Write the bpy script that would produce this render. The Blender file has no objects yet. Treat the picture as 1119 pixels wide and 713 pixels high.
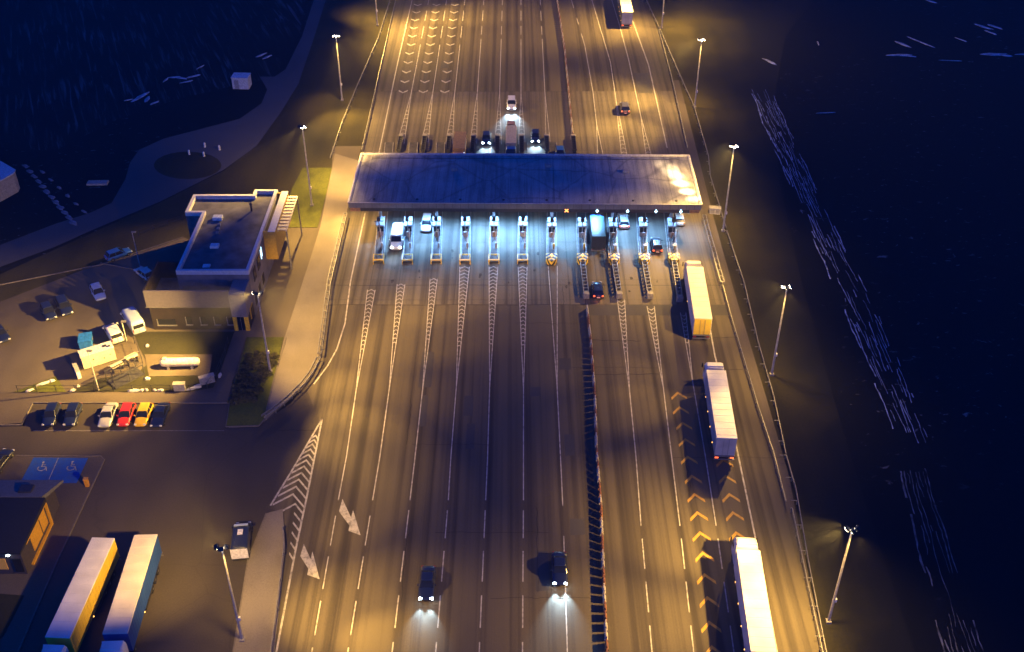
import bpy, bmesh, math, random
from math import sin, cos, pi, radians, hypot, atan2
from mathutils import Vector, Matrix
from mathutils.geometry import tessellate_polygon

S = bpy.context.scene
COL = S.collection
random.seed(7)

# ------------------------------------------------------------------ camera
CAM_H, FOC, PITCH = 95.0, 1200.0, radians(36.0)
cd = bpy.data.cameras.new('camera')
cd.sensor_width = 36.0
cd.lens = 36.0 * FOC / 1119.0
cd.clip_start, cd.clip_end = 1.0, 6000.0
cam = bpy.data.objects.new('camera', cd)
cam.location = (0, 0, CAM_H)
cam.rotation_euler = (radians(90) - PITCH, 0, 0)
COL.objects.link(cam)
S.camera = cam

# ------------------------------------------------------------------ world: last blue of dusk
W = bpy.data.worlds.new('World'); S.world = W; W.use_nodes = True
nt = W.node_tree
bg = nt.nodes['Background']
sky = nt.nodes.new('ShaderNodeTexSky'); sky.sky_type = 'NISHITA'
sky.sun_disc = False
sky.sun_elevation = radians(-3.0); sky.sun_rotation = radians(200)
tint = nt.nodes.new('ShaderNodeMix'); tint.data_type = 'RGBA'; tint.blend_type = 'MULTIPLY'
tint.inputs[0].default_value = 1.0
nt.links.new(sky.outputs[0], tint.inputs[6])
tint.inputs[7].default_value = (0.0, 0.95, 7.0, 1)
nt.links.new(tint.outputs[2], bg.inputs[0])
SKY_STRENGTH = 1.0
bg.inputs[1].default_value = SKY_STRENGTH
S.view_settings.view_transform = 'Standard'
S.view_settings.look = 'None'
S.view_settings.exposure = 0.0
S.view_settings.gamma = 1.0
S.cycles.use_denoising = True
S.cycles.max_bounces = 4
S.cycles.diffuse_bounces = 2
S.cycles.glossy_bounces = 2
S.cycles.sample_clamp_indirect = 4.0
S.cycles.use_light_tree = True

MAST_POWER = 1.15      # all floodlights
CANOPY_POWER = 1.0

# ------------------------------------------------------------------ layout helper: survey point -> ground coordinates
def P(x, y, z=0.0):
    u = (x - 559.5) / FOC; v = (y - 356.5) / FOC
    dy = cos(PITCH) - v * sin(PITCH); dz = -sin(PITCH) - v * cos(PITCH)
    t = (z - CAM_H) / dz
    return Vector((u * t, dy * t, z))
def PL(pts, z=0.0):
    return [P(x, y, z) for x, y in pts]
def YR(y):  # world Y of a ground row
    return P(560, y).y

# ------------------------------------------------------------------ materials
MATS = {}
def principled(name):
    m = bpy.data.materials.new(name); m.use_nodes = True
    return m, m.node_tree, m.node_tree.nodes['Principled BSDF']
def mat(name, col, rough=0.6, metal=0.0, var=0.12, scale=3.0, emit=None, estr=0.0, coat=0.0, spec=0.5):
    if name in MATS: return MATS[name]
    m, t, b = principled(name)
    b.inputs['Roughness'].default_value = rough
    b.inputs['Metallic'].default_value = metal
    b.inputs['Coat Weight'].default_value = coat
    b.inputs['Specular IOR Level'].default_value = spec
    if var > 0:
        tc = t.nodes.new('ShaderNodeTexCoord')
        n = t.nodes.new('ShaderNodeTexNoise'); n.inputs['Scale'].default_value = scale; n.inputs['Detail'].default_value = 5
        t.links.new(tc.outputs['Object'], n.inputs['Vector'])
        r = t.nodes.new('ShaderNodeValToRGB')
        lo = [max(0, c * (1 - 2.2 * var)) for c in col]; hi = [min(1, c * (1 + 2.2 * var)) for c in col]
        r.color_ramp.elements[0].position = 0.3; r.color_ramp.elements[1].position = 0.7
        r.color_ramp.elements[0].color = (*lo, 1); r.color_ramp.elements[1].color = (*hi, 1)
        t.links.new(n.outputs[0], r.inputs[0]); t.links.new(r.outputs[0], b.inputs['Base Color'])
    else:
        b.inputs['Base Color'].default_value = (*col, 1)
    if emit:
        b.inputs['Emission Color'].default_value = (*emit, 1)
        b.inputs['Emission Strength'].default_value = estr
    MATS[name] = m
    return m

def surf_mat(name, base, dark, streak=(1.4, 0.02), streak_amt=0.25, blotch=0.05, blotch_amt=0.3, grain=8.0, grain_amt=0.25, rot=0.0, rough=0.85, cracks=False, slab=None):
    """worn ground surface: long streaks, blotches and fine grain in world coordinates"""
    m, t, b = principled(name); N = t.nodes; L = t.links
    b.inputs['Roughness'].default_value = rough
    b.inputs['Specular IOR Level'].default_value = 0.25
    g = N.new('ShaderNodeNewGeometry')
    def noise(sx, sy, scale=1.0, detail=4, rotz=0.0, seed=0):
        mp = N.new('ShaderNodeMapping'); mp.inputs['Scale'].default_value = (sx, sy, 1)
        mp.inputs['Rotation'].default_value = (0, 0, rotz); mp.inputs['Location'].default_value = (seed, seed * 2, 0)
        mp.vector_type = 'TEXTURE' if False else 'POINT'
        L.new(g.outputs['Position'], mp.inputs[0])
        n = N.new('ShaderNodeTexNoise'); n.inputs['Scale'].default_value = scale; n.inputs['Detail'].default_value = detail
        L.new(mp.outputs[0], n.inputs['Vector'])
        return n.outputs[0]
    def rng(s, a0, a1, b0, b1):
        r = N.new('ShaderNodeMapRange'); r.inputs[1].default_value = a0; r.inputs[2].default_value = a1
        r.inputs[3].default_value = b0; r.inputs[4].default_value = b1; L.new(s, r.inputs[0]); return r.outputs[0]
    def mul(a, c):
        n = N.new('ShaderNodeMath'); n.operation = 'MULTIPLY'; L.new(a, n.inputs[0]); L.new(c, n.inputs[1]); return n.outputs[0]
    f = rng(noise(streak[0], streak[1], 1.0, 3, rot), 0.3, 0.7, 1 - streak_amt, 1 + streak_amt)
    f = mul(f, rng(noise(blotch, blotch, 1.0, 5, 0, 5), 0.3, 0.7, 1 - blotch_amt, 1 + blotch_amt))
    f = mul(f, rng(noise(grain, grain, 1.0, 3, 0, 9), 0.25, 0.75, 1 - grain_amt, 1 + grain_amt))
    if slab:
        br = N.new('ShaderNodeTexBrick'); br.offset = 0.0
        br.inputs['Scale'].default_value = 1.0; br.inputs['Mortar Size'].default_value = 0.05
        br.inputs['Brick Width'].default_value = slab[0]; br.inputs['Row Height'].default_value = slab[1]
        br.inputs['Color1'].default_value = (1, 1, 1, 1); br.inputs['Color2'].default_value = (0.88, 0.88, 0.88, 1)
        br.inputs['Mortar'].default_value = (0.5, 0.5, 0.5, 1)
        L.new(g.outputs['Position'], br.inputs['Vector'])
        bw = N.new('ShaderNodeRGBToBW'); L.new(br.outputs[0], bw.inputs[0])
        f = mul(f, bw.outputs[0])
    if cracks:
        v = N.new('ShaderNodeTexVoronoi'); v.feature = 'DISTANCE_TO_EDGE'; v.inputs['Scale'].default_value = 0.07
        mp = N.new('ShaderNodeMapping'); L.new(g.outputs['Position'], mp.inputs[0])
        nz = N.new('ShaderNodeTexNoise'); nz.inputs['Scale'].default_value = 0.3; L.new(g.outputs['Position'], nz.inputs['Vector'])
        ad = N.new('ShaderNodeMixRGB'); ad.blend_type = 'ADD'; ad.inputs[0].default_value = 6.0
        L.new(mp.outputs[0], ad.inputs[1]); L.new(nz.outputs[1], ad.inputs[2]); L.new(ad.outputs[0], v.inputs['Vector'])
        f = mul(f, rng(v.outputs[0], 0.0, 0.006, 0.72, 1.0))
    mx = N.new('ShaderNodeMix'); mx.data_type = 'RGBA'
    mx.inputs[6].default_value = (*dark, 1); mx.inputs[7].default_value = (*base, 1)
    L.new(rng(f, 0.4, 1.2, 0, 1), mx.inputs[0]); 
    L.new(mx.outputs[2], b.inputs['Base Color'])
    bp = N.new('ShaderNodeBump'); bp.inputs['Strength'].default_value = 0.25; bp.inputs['Distance'].default_value = 0.03
    L.new(f, bp.inputs['Height']); L.new(bp.outputs[0], b.inputs['Normal'])
    return m

def snow_mat(name, soil, direction, stretch=14.0, freq=1.0, thr=0.6, soft=0.04, speck=None, amount=1.0, patch=0.02, plo=0.45, phi=0.6):
    """soil with wind-blown snow lying in furrows along a direction (radians from +X)"""
    m, t, b = principled(name); N = t.nodes; L = t.links
    b.inputs['Roughness'].default_value = 0.9; b.inputs['Specular IOR Level'].default_value = 0.1
    g = N.new('ShaderNodeNewGeometry')
    r = N.new('ShaderNodeVectorRotate'); r.rotation_type = 'Z_AXIS'; r.inputs['Angle'].default_value = -direction
    L.new(g.outputs['Position'], r.inputs[0])
    mp = N.new('ShaderNodeMapping'); mp.inputs['Scale'].default_value = (freq / stretch, freq, 1); L.new(r.outputs[0], mp.inputs[0])
    n = N.new('ShaderNodeTexNoise'); n.inputs['Scale'].default_value = 1.0; n.inputs['Detail'].default_value = 6; n.inputs['Roughness'].default_value = 0.62
    n.inputs['Distortion'].default_value = 0.6
    L.new(mp.outputs[0], n.inputs['Vector'])
    n2 = N.new('ShaderNodeTexNoise'); n2.inputs['Scale'].default_value = patch; n2.inputs['Detail'].default_value = 3
    L.new(g.outputs['Position'], n2.inputs['Vector'])
    def rng(s, a0, a1, b0, b1):
        q = N.new('ShaderNodeMapRange'); q.inputs[1].default_value = a0; q.inputs[2].default_value = a1
        q.inputs[3].default_value = b0; q.inputs[4].default_value = b1; L.new(s, q.inputs[0]); return q.outputs[0]
    a = rng(n.outputs[0], thr, thr + soft, 0, 1)
    c = rng(n2.outputs[0], plo, phi, 0.06, 1)
    mu = N.new('ShaderNodeMath'); mu.operation = 'MULTIPLY'; L.new(a, mu.inputs[0]); L.new(c, mu.inputs[1])
    m2 = N.new('ShaderNodeMath'); m2.operation = 'MULTIPLY'; m2.inputs[1].default_value = amount; L.new(mu.outputs[0], m2.inputs[0])
    out = m2.outputs[0]
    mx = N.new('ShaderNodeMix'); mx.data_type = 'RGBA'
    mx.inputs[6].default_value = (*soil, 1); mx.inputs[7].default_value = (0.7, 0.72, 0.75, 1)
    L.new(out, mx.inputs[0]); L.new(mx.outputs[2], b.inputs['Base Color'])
    return m

M_ASPH = surf_mat('asphalt', (0.108, 0.090, 0.062), (0.046, 0.038, 0.029), streak=(1.0, 0.006), streak_amt=0.75, blotch=0.035, blotch_amt=0.25, grain=6, grain_amt=0.2)
M_PLAZA = surf_mat('plaza_concrete', (0.145, 0.124, 0.092), (0.06, 0.051, 0.039), streak=(1.3, 0.01), streak_amt=0.6, blotch=0.06, blotch_amt=0.22, grain=6, grain_amt=0.18, slab=(4.4, 5.5))
M_LOT = surf_mat('lot_asphalt', (0.085, 0.070, 0.054), (0.042, 0.035, 0.028), streak=(0.12, 0.05), streak_amt=0.25, blotch=0.05, blotch_amt=0.35, grain=5, grain_amt=0.25, cracks=True)
M_YARD = surf_mat('yard_asphalt', (0.13, 0.108, 0.078), (0.06, 0.05, 0.038), streak=(0.25, 0.06), streak_amt=0.22, blotch=0.07, blotch_amt=0.35, grain=5, grain_amt=0.22, rot=0.3)
M_APRON = surf_mat('apron_paving', (0.24, 0.21, 0.17), (0.12, 0.10, 0.08), streak=(0.3, 0.1), streak_amt=0.15, blotch=0.12, blotch_amt=0.3, grain=5, grain_amt=0.2)
M_PAVE = surf_mat('pavement_blocks', (0.12, 0.098, 0.072), (0.07, 0.057, 0.045), streak=(0.3, 0.3), streak_amt=0.1, blotch=0.15, blotch_amt=0.25, grain=5, grain_amt=0.3)
M_PATCH = surf_mat('repaired_asphalt', (0.075, 0.07, 0.066), (0.05, 0.046, 0.043), streak=(0.5, 0.02), grain=6)
M_SERV = surf_mat('service_road_asphalt', (0.10, 0.098, 0.095), (0.06, 0.06, 0.06), streak=(0.2, 0.2), streak_amt=0.1, blotch=0.05, blotch_amt=0.2, grain=4, grain_amt=0.25)
M_SHOULDER = surf_mat('shoulder_gravel', (0.12, 0.10, 0.08), (0.06, 0.05, 0.04), streak=(0.8, 0.03), streak_amt=0.3, grain=6, grain_amt=0.35)
M_GRASS = surf_mat('dry_grass', (0.11, 0.12, 0.014), (0.045, 0.05, 0.010), streak=(0.8, 0.5), streak_amt=0.3, blotch=0.16, blotch_amt=0.4, grain=3.5, grain_amt=0.45, rough=1)
M_VERGE = surf_mat('verge_grass', (0.046, 0.039, 0.013), (0.016, 0.015, 0.007), streak=(0.35, 0.05), streak_amt=0.35, blotch=0.1, blotch_amt=0.4, grain=3, grain_amt=0.5, rough=1)
M_DGRASS = surf_mat('dull_grass', (0.034, 0.033, 0.013), (0.016, 0.016, 0.008), streak=(0.8, 0.5), blotch=0.16, blotch_amt=0.4, grain=3.5, grain_amt=0.45, rough=1)
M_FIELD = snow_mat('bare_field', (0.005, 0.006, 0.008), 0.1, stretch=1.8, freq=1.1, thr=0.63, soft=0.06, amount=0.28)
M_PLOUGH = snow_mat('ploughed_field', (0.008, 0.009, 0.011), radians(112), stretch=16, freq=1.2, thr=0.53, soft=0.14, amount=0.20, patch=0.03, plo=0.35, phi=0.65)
def paint_mat(name, col, wear=0.5, under=(0.08, 0.075, 0.07)):
    m, t, b = principled(name); N = t.nodes; L = t.links
    b.inputs['Roughness'].default_value = 0.7
    g = N.new('ShaderNodeNewGeometry')
    n = N.new('ShaderNodeTexNoise'); n.inputs['Scale'].default_value = 1.6; n.inputs['Detail'].default_value = 6; n.inputs['Roughness'].default_value = 0.7
    L.new(g.outputs['Position'], n.inputs['Vector'])
    q = N.new('ShaderNodeMapRange'); q.inputs[1].default_value = 0.35; q.inputs[2].default_value = 0.55
    q.inputs[3].default_value = 1 - wear; q.inputs[4].default_value = 1
    L.new(n.outputs[0], q.inputs[0])
    mx = N.new('ShaderNodeMix'); mx.data_type = 'RGBA'
    mx.inputs[6].default_value = (*under, 1); mx.inputs[7].default_value = (*col, 1)
    L.new(q.outputs[0], mx.inputs[0]); L.new(mx.outputs[2], b.inputs['Base Color'])
    return m
M_WPAINT = paint_mat('white_road_paint', (0.50, 0.47, 0.41), wear=.75)
M_WFAINT = paint_mat('worn_white_road_paint', (0.42, 0.40, 0.37), wear=0.7)
M_YPAINT = paint_mat('yellow_road_paint', (0.50, 0.27, 0.03), wear=0.5)
M_BPAINT = paint_mat('blue_bay_paint', (0.02, 0.10, 0.42), wear=0.3)
M_KERB = mat('kerb_concrete', (0.15, 0.13, 0.105), 0.85)
M_GALV = mat('galvanised_steel', (0.24, 0.235, 0.23), 0.5, 0.4)
M_DSTEEL = mat('dark_steel', (0.05, 0.05, 0.055), 0.5, 0.4)
M_POLE = mat('pole_steel', (0.5, 0.48, 0.44), 0.5, 0.3)
M_WHITE = mat('white_paint', (0.75, 0.74, 0.72), 0.5)
M_YEL = mat('yellow_paint', (0.75, 0.46, 0.03), 0.45)
M_BLK = mat('black_rubber', (0.015, 0.015, 0.016), 0.7)
M_GLASS = mat('dark_glass', (0.012, 0.014, 0.018), 0.12, 0.0, var=0)
M_GREY = mat('grey_panel', (0.30, 0.29, 0.29), 0.6)
M_DBRICK = mat('dark_cladding', (0.016, 0.010, 0.007), 0.7, var=0.2, scale=1.0)
M_CONC = mat('concrete', (0.32, 0.30, 0.27), 0.85)
M_SNOW = mat('snow', (0.55, 0.55, 0.56), 0.8, var=0.05)
M_HEAD = mat('headlight_lens', (0.8, 0.9, 1), 0.2, var=0, emit=(0.75, 0.9, 1.0), estr=60)
M_HEADOFF = mat('headlight_off', (0.55, 0.58, 0.6), 0.15, var=0)
M_TAIL = mat('tail_light_lit', (0.5, 0.02, 0.01), 0.3, var=0, emit=(1.0, 0.12, 0.03), estr=3.0)
M_TAILOFF = mat('tail_light_off', (0.25, 0.01, 0.01), 0.3, var=0)
M_AMBER = mat('amber_lamp', (1, 0.5, 0.1), 0.3, var=0, emit=(1.0, 0.45, 0.08), estr=6)
M_LENS = mat('floodlight_lens', (1, 0.85, 0.6), 0.3, var=0, emit=(1.0, 0.80, 0.5), estr=45)

# ------------------------------------------------------------------ mesh builder
class MB:
    def __init__(s): s.v = []; s.f = []; s.smooth = False
    def add(s, vs, fs):
        n = len(s.v); s.v += [tuple(v) for v in vs]; s.f += [tuple(i + n for i in f) for f in fs]; return s
    def box(s, cx, cy, cz, sx, sy, sz, rz=0.0, taper=1.0):
        vs = []
        for k in (-1, 1):
            q = taper if k > 0 else 1.0
            for a, b in ((-1, -1), (1, -1), (1, 1), (-1, 1)):
                x = a * sx / 2 * q; y = b * sy / 2 * q
                vs.append((cx + x * cos(rz) - y * sin(rz), cy + x * sin(rz) + y * cos(rz), cz + k * sz / 2))
        return s.add(vs, [(3, 2, 1, 0), (4, 5, 6, 7), (0, 1, 5, 4), (1, 2, 6, 5), (2, 3, 7, 6), (3, 0, 4, 7)])
    def bb(s, x0, x1, y0, y1, z0, z1):
        return s.box((x0 + x1) / 2, (y0 + y1) / 2, (z0 + z1) / 2, x1 - x0, y1 - y0, z1 - z0)
    def rbox(s, x0, x1, y0, y1, z0, z1, r=0.1, n=3):
        """box with rounded vertical and top edges"""
        rings = []
        def ring(ins, z):
            pts = []
            for cx, cy, a0 in ((x1, y1, 0), (x0, y1, 90), (x0, y0, 180), (x1, y0, 270)):
                sx = -1 if cx == x1 else 1; sy = -1 if cy == y1 else 1
                for k in range(n + 1):
                    a = radians(a0 + 90 * k / n); rr = r
                    pts.append((cx + sx * (rr + ins) + rr * cos(a), cy + sy * (rr + ins) + rr * sin(a), z))
            return pts
        rings.append(ring(0, z0)); rings.append(ring(0, z1 - r)); 
        rings.append(ring(r * 0.3, z1 - r * 0.3)); rings.append(ring(r, z1))
        return s.loft(rings)
    def loft(s, rings, cap=True):
        n = len(rings[0]); base = len(s.v)
        for r in rings: s.v += [tuple(p) for p in r]
        for i in range(len(rings) - 1):
            for j in range(n):
                a = base + i * n + j; b = base + i * n + (j + 1) % n
                s.f.append((a, b, b + n, a + n))
        if cap:
            s.f.append(tuple(base + j for j in reversed(range(n))))
            s.f.append(tuple(base + (len(rings) - 1) * n + j for j in range(n)))
        return s
    def tube(s, p, q, r0, r1=None, n=8):
        r1 = r0 if r1 is None else r1
        p = Vector(p); q = Vector(q); d = (q - p).normalized()
        a = d.orthogonal().normalized(); b = d.cross(a)
        R = [[p + (a * cos(2 * pi * k / n) + b * sin(2 * pi * k / n)) * r0 for k in range(n)],
             [q + (a * cos(2 * pi * k / n) + b * sin(2 * pi * k / n)) * r1 for k in range(n)]]
        return s.loft(R)
    def lathe(s, c, prof, axis='z', n=16):
        rings = []
        for r, h in prof:
            R = []
            for k in range(n):
                a = 2 * pi * k / n
                if axis == 'z': R.append((c[0] + r * cos(a), c[1] + r * sin(a), c[2] + h))
                elif axis == 'x': R.append((c[0] + h, c[1] + r * cos(a), c[2] + r * sin(a)))
                else: R.append((c[0] + r * sin(a), c[1] + h, c[2] + r * cos(a)))
            rings.append(R)
        return s.loft(rings)
    def poly(s, pts, z0, z1=None):
        """flat polygon, or prism when z1 is given"""
        ps = [Vector((p[0], p[1], 0)) for p in pts]
        ar = sum(ps[i].x * ps[(i + 1) % len(ps)].y - ps[(i + 1) % len(ps)].x * ps[i].y for i in range(len(ps)))
        if ar < 0: ps.reverse()
        tri = tessellate_polygon([ps]); n = len(ps); base = len(s.v)
        if z1 is None:
            s.v += [(p.x, p.y, z0) for p in ps]
            for t in tri: s.f.append(s._up(t, ps, base))
        else:
            s.v += [(p.x, p.y, z0) for p in ps] + [(p.x, p.y, z1) for p in ps]
            for t in tri:
                u = s._up(t, ps, base); s.f.append(tuple(i + n for i in u)); s.f.append(tuple(reversed(u)))
            for i in range(n):
                j = (i + 1) % n; s.f.append((base + i, base + j, base + n + j, base + n + i))
        return s
    def _up(s, t, ps, base):
        a, b, c = (ps[i] for i in t)
        t = tuple(t) if (b - a).cross(c - a).z > 0 else tuple(reversed(t))
        return tuple(i + base for i in t)
    def strip(s, pts, w, z0, z1=None, off=0.0):
        """ribbon following a polyline; extruded when z1 is given"""
        pts = [Vector((p[0], p[1], 0)) for p in pts]; L = []; R = []
        for i, p in enumerate(pts):
            a = pts[max(i - 1, 0)]; b = pts[min(i + 1, len(pts) - 1)]
            d = (b - a).normalized(); nrm = Vector((-d.y, d.x, 0))
            L.append(p + nrm * (off + w / 2)); R.append(p + nrm * (off - w / 2))
        for i in range(len(pts) - 1):
            if z1 is None:
                s.add([(R[i].x, R[i].y, z0), (R[i + 1].x, R[i + 1].y, z0), (L[i + 1].x, L[i + 1].y, z0), (L[i].x, L[i].y, z0)], [(0, 1, 2, 3)])
        if z1 is not None:
            rings = [[(R[i].x, R[i].y, z0), (L[i].x, L[i].y, z0), (L[i].x, L[i].y, z1), (R[i].x, R[i].y, z1)] for i in range(len(pts))]
            s.loft(rings)
        return s
    def mesh(s, name, m, smooth=False):
        me = bpy.data.meshes.new(name); me.from_pydata(s.v, [], s.f); me.update()
        bm = bmesh.new(); bm.from_mesh(me)
        bmesh.ops.recalc_face_normals(bm, faces=bm.faces) if not getattr(s, 'flat', False) else None
        bm.to_mesh(me); bm.free()
        if m: me.materials.append(m)
        if smooth:
            for p in me.polygons: p.use_smooth = True
        return me
    def build(s, name, m, parent=None, label=None, smooth=False, loc=None, rz=None):
        o = bpy.data.objects.new(name, s.mesh(name, m, smooth)); COL.objects.link(o)
        if parent: o.parent = parent
        if label: o['label'] = label
        if loc is not None: o.location = loc
        if rz is not None: o.rotation_euler = (0, 0, rz)
        return o
def flat():
    m = MB(); m.flat = True; return m
def struct(o): o['kind'] = 'structure'; return o
def tag(o, label, cat, group=None, kind=None):
    o['label'] = label; o['category'] = cat
    if group: o['group'] = group
    if kind: o['kind'] = kind
    return o
def thing(name, label, cat, loc=(0, 0, 0), rz=0.0, group=None):
    o = bpy.data.objects.new(name, None); COL.objects.link(o); o.location = loc; o.rotation_euler = (0, 0, rz)
    o.empty_display_size = 0.3
    return tag(o, label, cat, group)
def dup(o, loc=None, rz=None, label=None, group=None, parent=None):
    c = o.copy(); COL.objects.link(c); c.parent = parent
    if loc is not None: c.location = loc
    if rz is not None: c.rotation_euler = (0, 0, rz)
    if label: c['label'] = label
    if group: c['group'] = group
    for ch in list(o.children): dup(ch, parent=c)
    return c
def light(name, kind, loc, aim=None, power=100, col=(1, 1, 1), size=60, blend=0.6, radius=0.2, parent=None, sx=1, sy=1):
    l = bpy.data.lights.new(name, kind); l.energy = power; l.color = col
    if kind == 'SPOT': l.spot_size = radians(size); l.spot_blend = blend; l.shadow_soft_size = radius
    elif kind == 'AREA': l.shape = 'RECTANGLE'; l.size = sx; l.size_y = sy; l.spread = radians(size)
    else: l.shadow_soft_size = radius
    o = bpy.data.objects.new(name, l); COL.objects.link(o); o.location = loc
    if aim is not None:
        o.rotation_euler = (Vector(aim) - Vector(loc)).to_track_quat('-Z', 'Y').to_euler()
    if parent:
        bpy.context.view_layer.update()
        o.parent = parent; o.matrix_parent_inverse = parent.matrix_world.inverted()
    return o
def sheet(name, px, z, m, kind='structure'):
    o = flat().poly(PL(px), z).build(name, m)
    o['kind'] = kind
    return o
def interp(pts, Y):
    """x on a polyline of ground survey points at world Y"""
    w = PL(pts)
    w.sort(key=lambda p: p.y)
    if Y <= w[0].y: a, b = w[0], w[1]
    elif Y >= w[-1].y: a, b = w[-2], w[-1]
    else:
        for a, b in zip(w, w[1:]):
            if a.y <= Y <= b.y: break
    return a.x + (b.x - a.x) * (Y - a.y) / (b.y - a.y)
def smoothline(pts, n=5):
    """Catmull-Rom through world points"""
    out = []
    for i in range(len(pts) - 1):
        p0 = pts[max(i - 1, 0)]; p1 = pts[i]; p2 = pts[i + 1]; p3 = pts[min(i + 2, len(pts) - 1)]
        for k in range(n):
            t = k / n
            out.append(0.5 * ((2 * p1) + (p2 - p0) * t + (2 * p0 - 5 * p1 + 4 * p2 - p3) * t * t + (3 * p1 - p0 - 3 * p2 + p3) * t ** 3))
    out.append(pts[-1]); return out

# ================================================================== GROUND
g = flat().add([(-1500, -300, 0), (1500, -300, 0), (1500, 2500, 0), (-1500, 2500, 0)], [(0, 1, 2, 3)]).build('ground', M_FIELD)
struct(g)
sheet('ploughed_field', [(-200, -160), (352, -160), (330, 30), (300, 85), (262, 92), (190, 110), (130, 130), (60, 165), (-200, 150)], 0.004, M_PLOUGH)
def furrows(name, lpx, rpx, rows, seed, m):
    rg = random.Random(seed); Lw = smoothline(PL(lpx), 8); Rw = smoothline(PL(rpx), 8); mb = flat()
    for k in range(rows):
        f = k / (rows - 1); edge = k in (0, 1, rows - 1)
        pts = [a.lerp(b, f) for a, b in zip(Lw, Rw)]
        ph = rg.uniform(0, 9); run = []; t = 0.0
        fine = []
        for a, b in zip(pts, pts[1:]):
            n_ = max(2, int((b - a).length / .9))
            fine += [a.lerp(b, q / n_) for q in range(n_)]
        d = (pts[-1] - pts[0]).normalized(); nv = Vector((-d.y, d.x, 0)); w0 = rg.uniform(.05, .12) * (1.8 if edge else 1)
        on = True; left = rg.randint(4, 25)
        row = []
        i0 = int(rg.uniform(0, .10) * len(fine)); i1 = len(fine) - int(rg.uniform(0, .07) * len(fine))
        for i, p in enumerate(fine):
            if i < i0 or i > i1: continue
            u = i / len(fine)
            dens = .35 + .65 * abs(sin(u * 5 + seed)) if not edge else .8
            if left <= 0:
                on = not on; left = rg.randint(1, int(4 + 14 * (dens if on else 1.1 - dens)))
            left -= 1
            if on: row.append((p + nv * (.10 * sin(i * .55 + ph) + rg.uniform(-.07, .07)), w0 * rg.uniform(.4, 1.4)))
            if (not on or i >= min(i1, len(fine) - 1)) and len(row) > 1:
                for (p0, w_0), (p1, w_1) in zip(row, row[1:]):
                    mb.add([(p0 + nv * w_0 / 2), (p0 - nv * w_0 / 2), (p1 - nv * w_1 / 2), (p1 + nv * w_1 / 2)], [(3, 2, 1, 0)])
                row = []
            elif not on: row = []
    for i, v in enumerate(mb.v): mb.v[i] = (v[0], v[1], .006 + (i % 7) * .0004)
    o = mb.build(name, m); o['kind'] = 'stuff'; return o
M_OLDSNOW = mat('old_snow', (.19, .205, .23), .8, var=.3, scale=.8)
M_STRIPSNOW = mat('strip_snow', (.30, .37, .52), .8, var=.3, scale=.8)
furrows('snowy_furrows', [(818, 98), (880, 240), (938, 375), (985, 490)], [(842, 98), (902, 228), (962, 350), (1020, 490)], 13, 3, M_STRIPSNOW)
furrows('thin_snow_furrows', [(984, 515), (1004, 600), (1032, 713), (1060, 800)], [(1010, 512), (1038, 600), (1075, 713), (1105, 800)], 9, 8, mat('thin_snow', (.11, .12, .135), .8, var=.4, scale=.8))
# verges
sheet('left_verge', [(-260, 470), (-60, 368), (0, 300), (100, 255), (175, 222), (245, 187), (278, 160), (308, 112), (335, 50), (352, -10), (362, -120), (470, -120), (433, 0), (395, 168), (372, 240), (300, 300), (205, 275), (0, 348)], 0.004, M_VERGE)
VR = [(670, -120), (705, 0), (722, 42), (751, 167), (769, 242), (789, 314), (828, 448), (859, 553), (882, 643), (900, 713), (950, 900), (1060, 900), (1000, 713), (962, 600), (930, 500), (898, 390), (874, 300), (852, 200), (846, 110), (858, 40), (905, -20), (940, -120)]
def verge_light_fade():  # blend to field colour paints in the lamp light falling off outwards
    m = M_VERGE.copy(); m.name = 'verge_painted_light_fade'; N = m.node_tree.nodes; L = m.node_tree.links; b = N['Principled BSDF']
    src = b.inputs['Base Color'].links[0].from_socket
    A = P(846, 110); B = P(962, 600); k = (B.x - A.x) / (B.y - A.y)
    g = N.new('ShaderNodeNewGeometry'); sp = N.new('ShaderNodeSeparateXYZ'); L.new(g.outputs['Position'], sp.inputs[0])
    m1 = N.new('ShaderNodeMath'); m1.operation = 'MULTIPLY_ADD'; m1.inputs[1].default_value = -k; L.new(sp.outputs[1], m1.inputs[0]); L.new(sp.outputs[0], m1.inputs[2])
    nz = N.new('ShaderNodeTexNoise'); nz.inputs['Scale'].default_value = .12; nz.inputs['Detail'].default_value = 6; L.new(g.outputs['Position'], nz.inputs['Vector'])
    m2 = N.new('ShaderNodeMath'); m2.operation = 'MULTIPLY_ADD'; m2.inputs[1].default_value = 14; L.new(nz.outputs[0], m2.inputs[0]); L.new(m1.outputs[0], m2.inputs[2])
    r = N.new('ShaderNodeMapRange'); c = A.x - k * A.y; r.inputs[1].default_value = c - 9; r.inputs[2].default_value = c + 5; L.new(m2.outputs[0], r.inputs[0])
    mx = N.new('ShaderNodeMix'); mx.data_type = 'RGBA'; L.new(r.outputs[0], mx.inputs[0]); L.new(src, mx.inputs[6]); mx.inputs[7].default_value = (.005, .006, .008, 1)
    L.new(mx.outputs[2], b.inputs['Base Color']); return m
sheet('right_verge', VR, 0.004, verge_light_fade())
# upper-left service road
sheet('service_road', [(-300, 400), (-60, 290), (0, 268), (60, 245), (98, 233), (122, 222), (137, 196), (142, 178), (152, 164), (178, 152), (205, 145), (262, 130), (286, 113), (292, 98), (284, 84), (300, 84), (312, 76), (330, 40), (343, 0), (354, -60), (366, -60), (356, 0), (342, 45), (326, 92), (306, 124), (280, 160), (244, 186), (176, 220), (100, 252), (60, 270), (0, 292), (-60, 320), (-300, 440)], 0.008, M_SERV)
isl = [(205 + 37 * cos(a * pi / 12), 181 + 15 * sin(a * pi / 12)) for a in range(24)]
sheet('service_road_island', isl, 0.012, M_VERGE)
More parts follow.
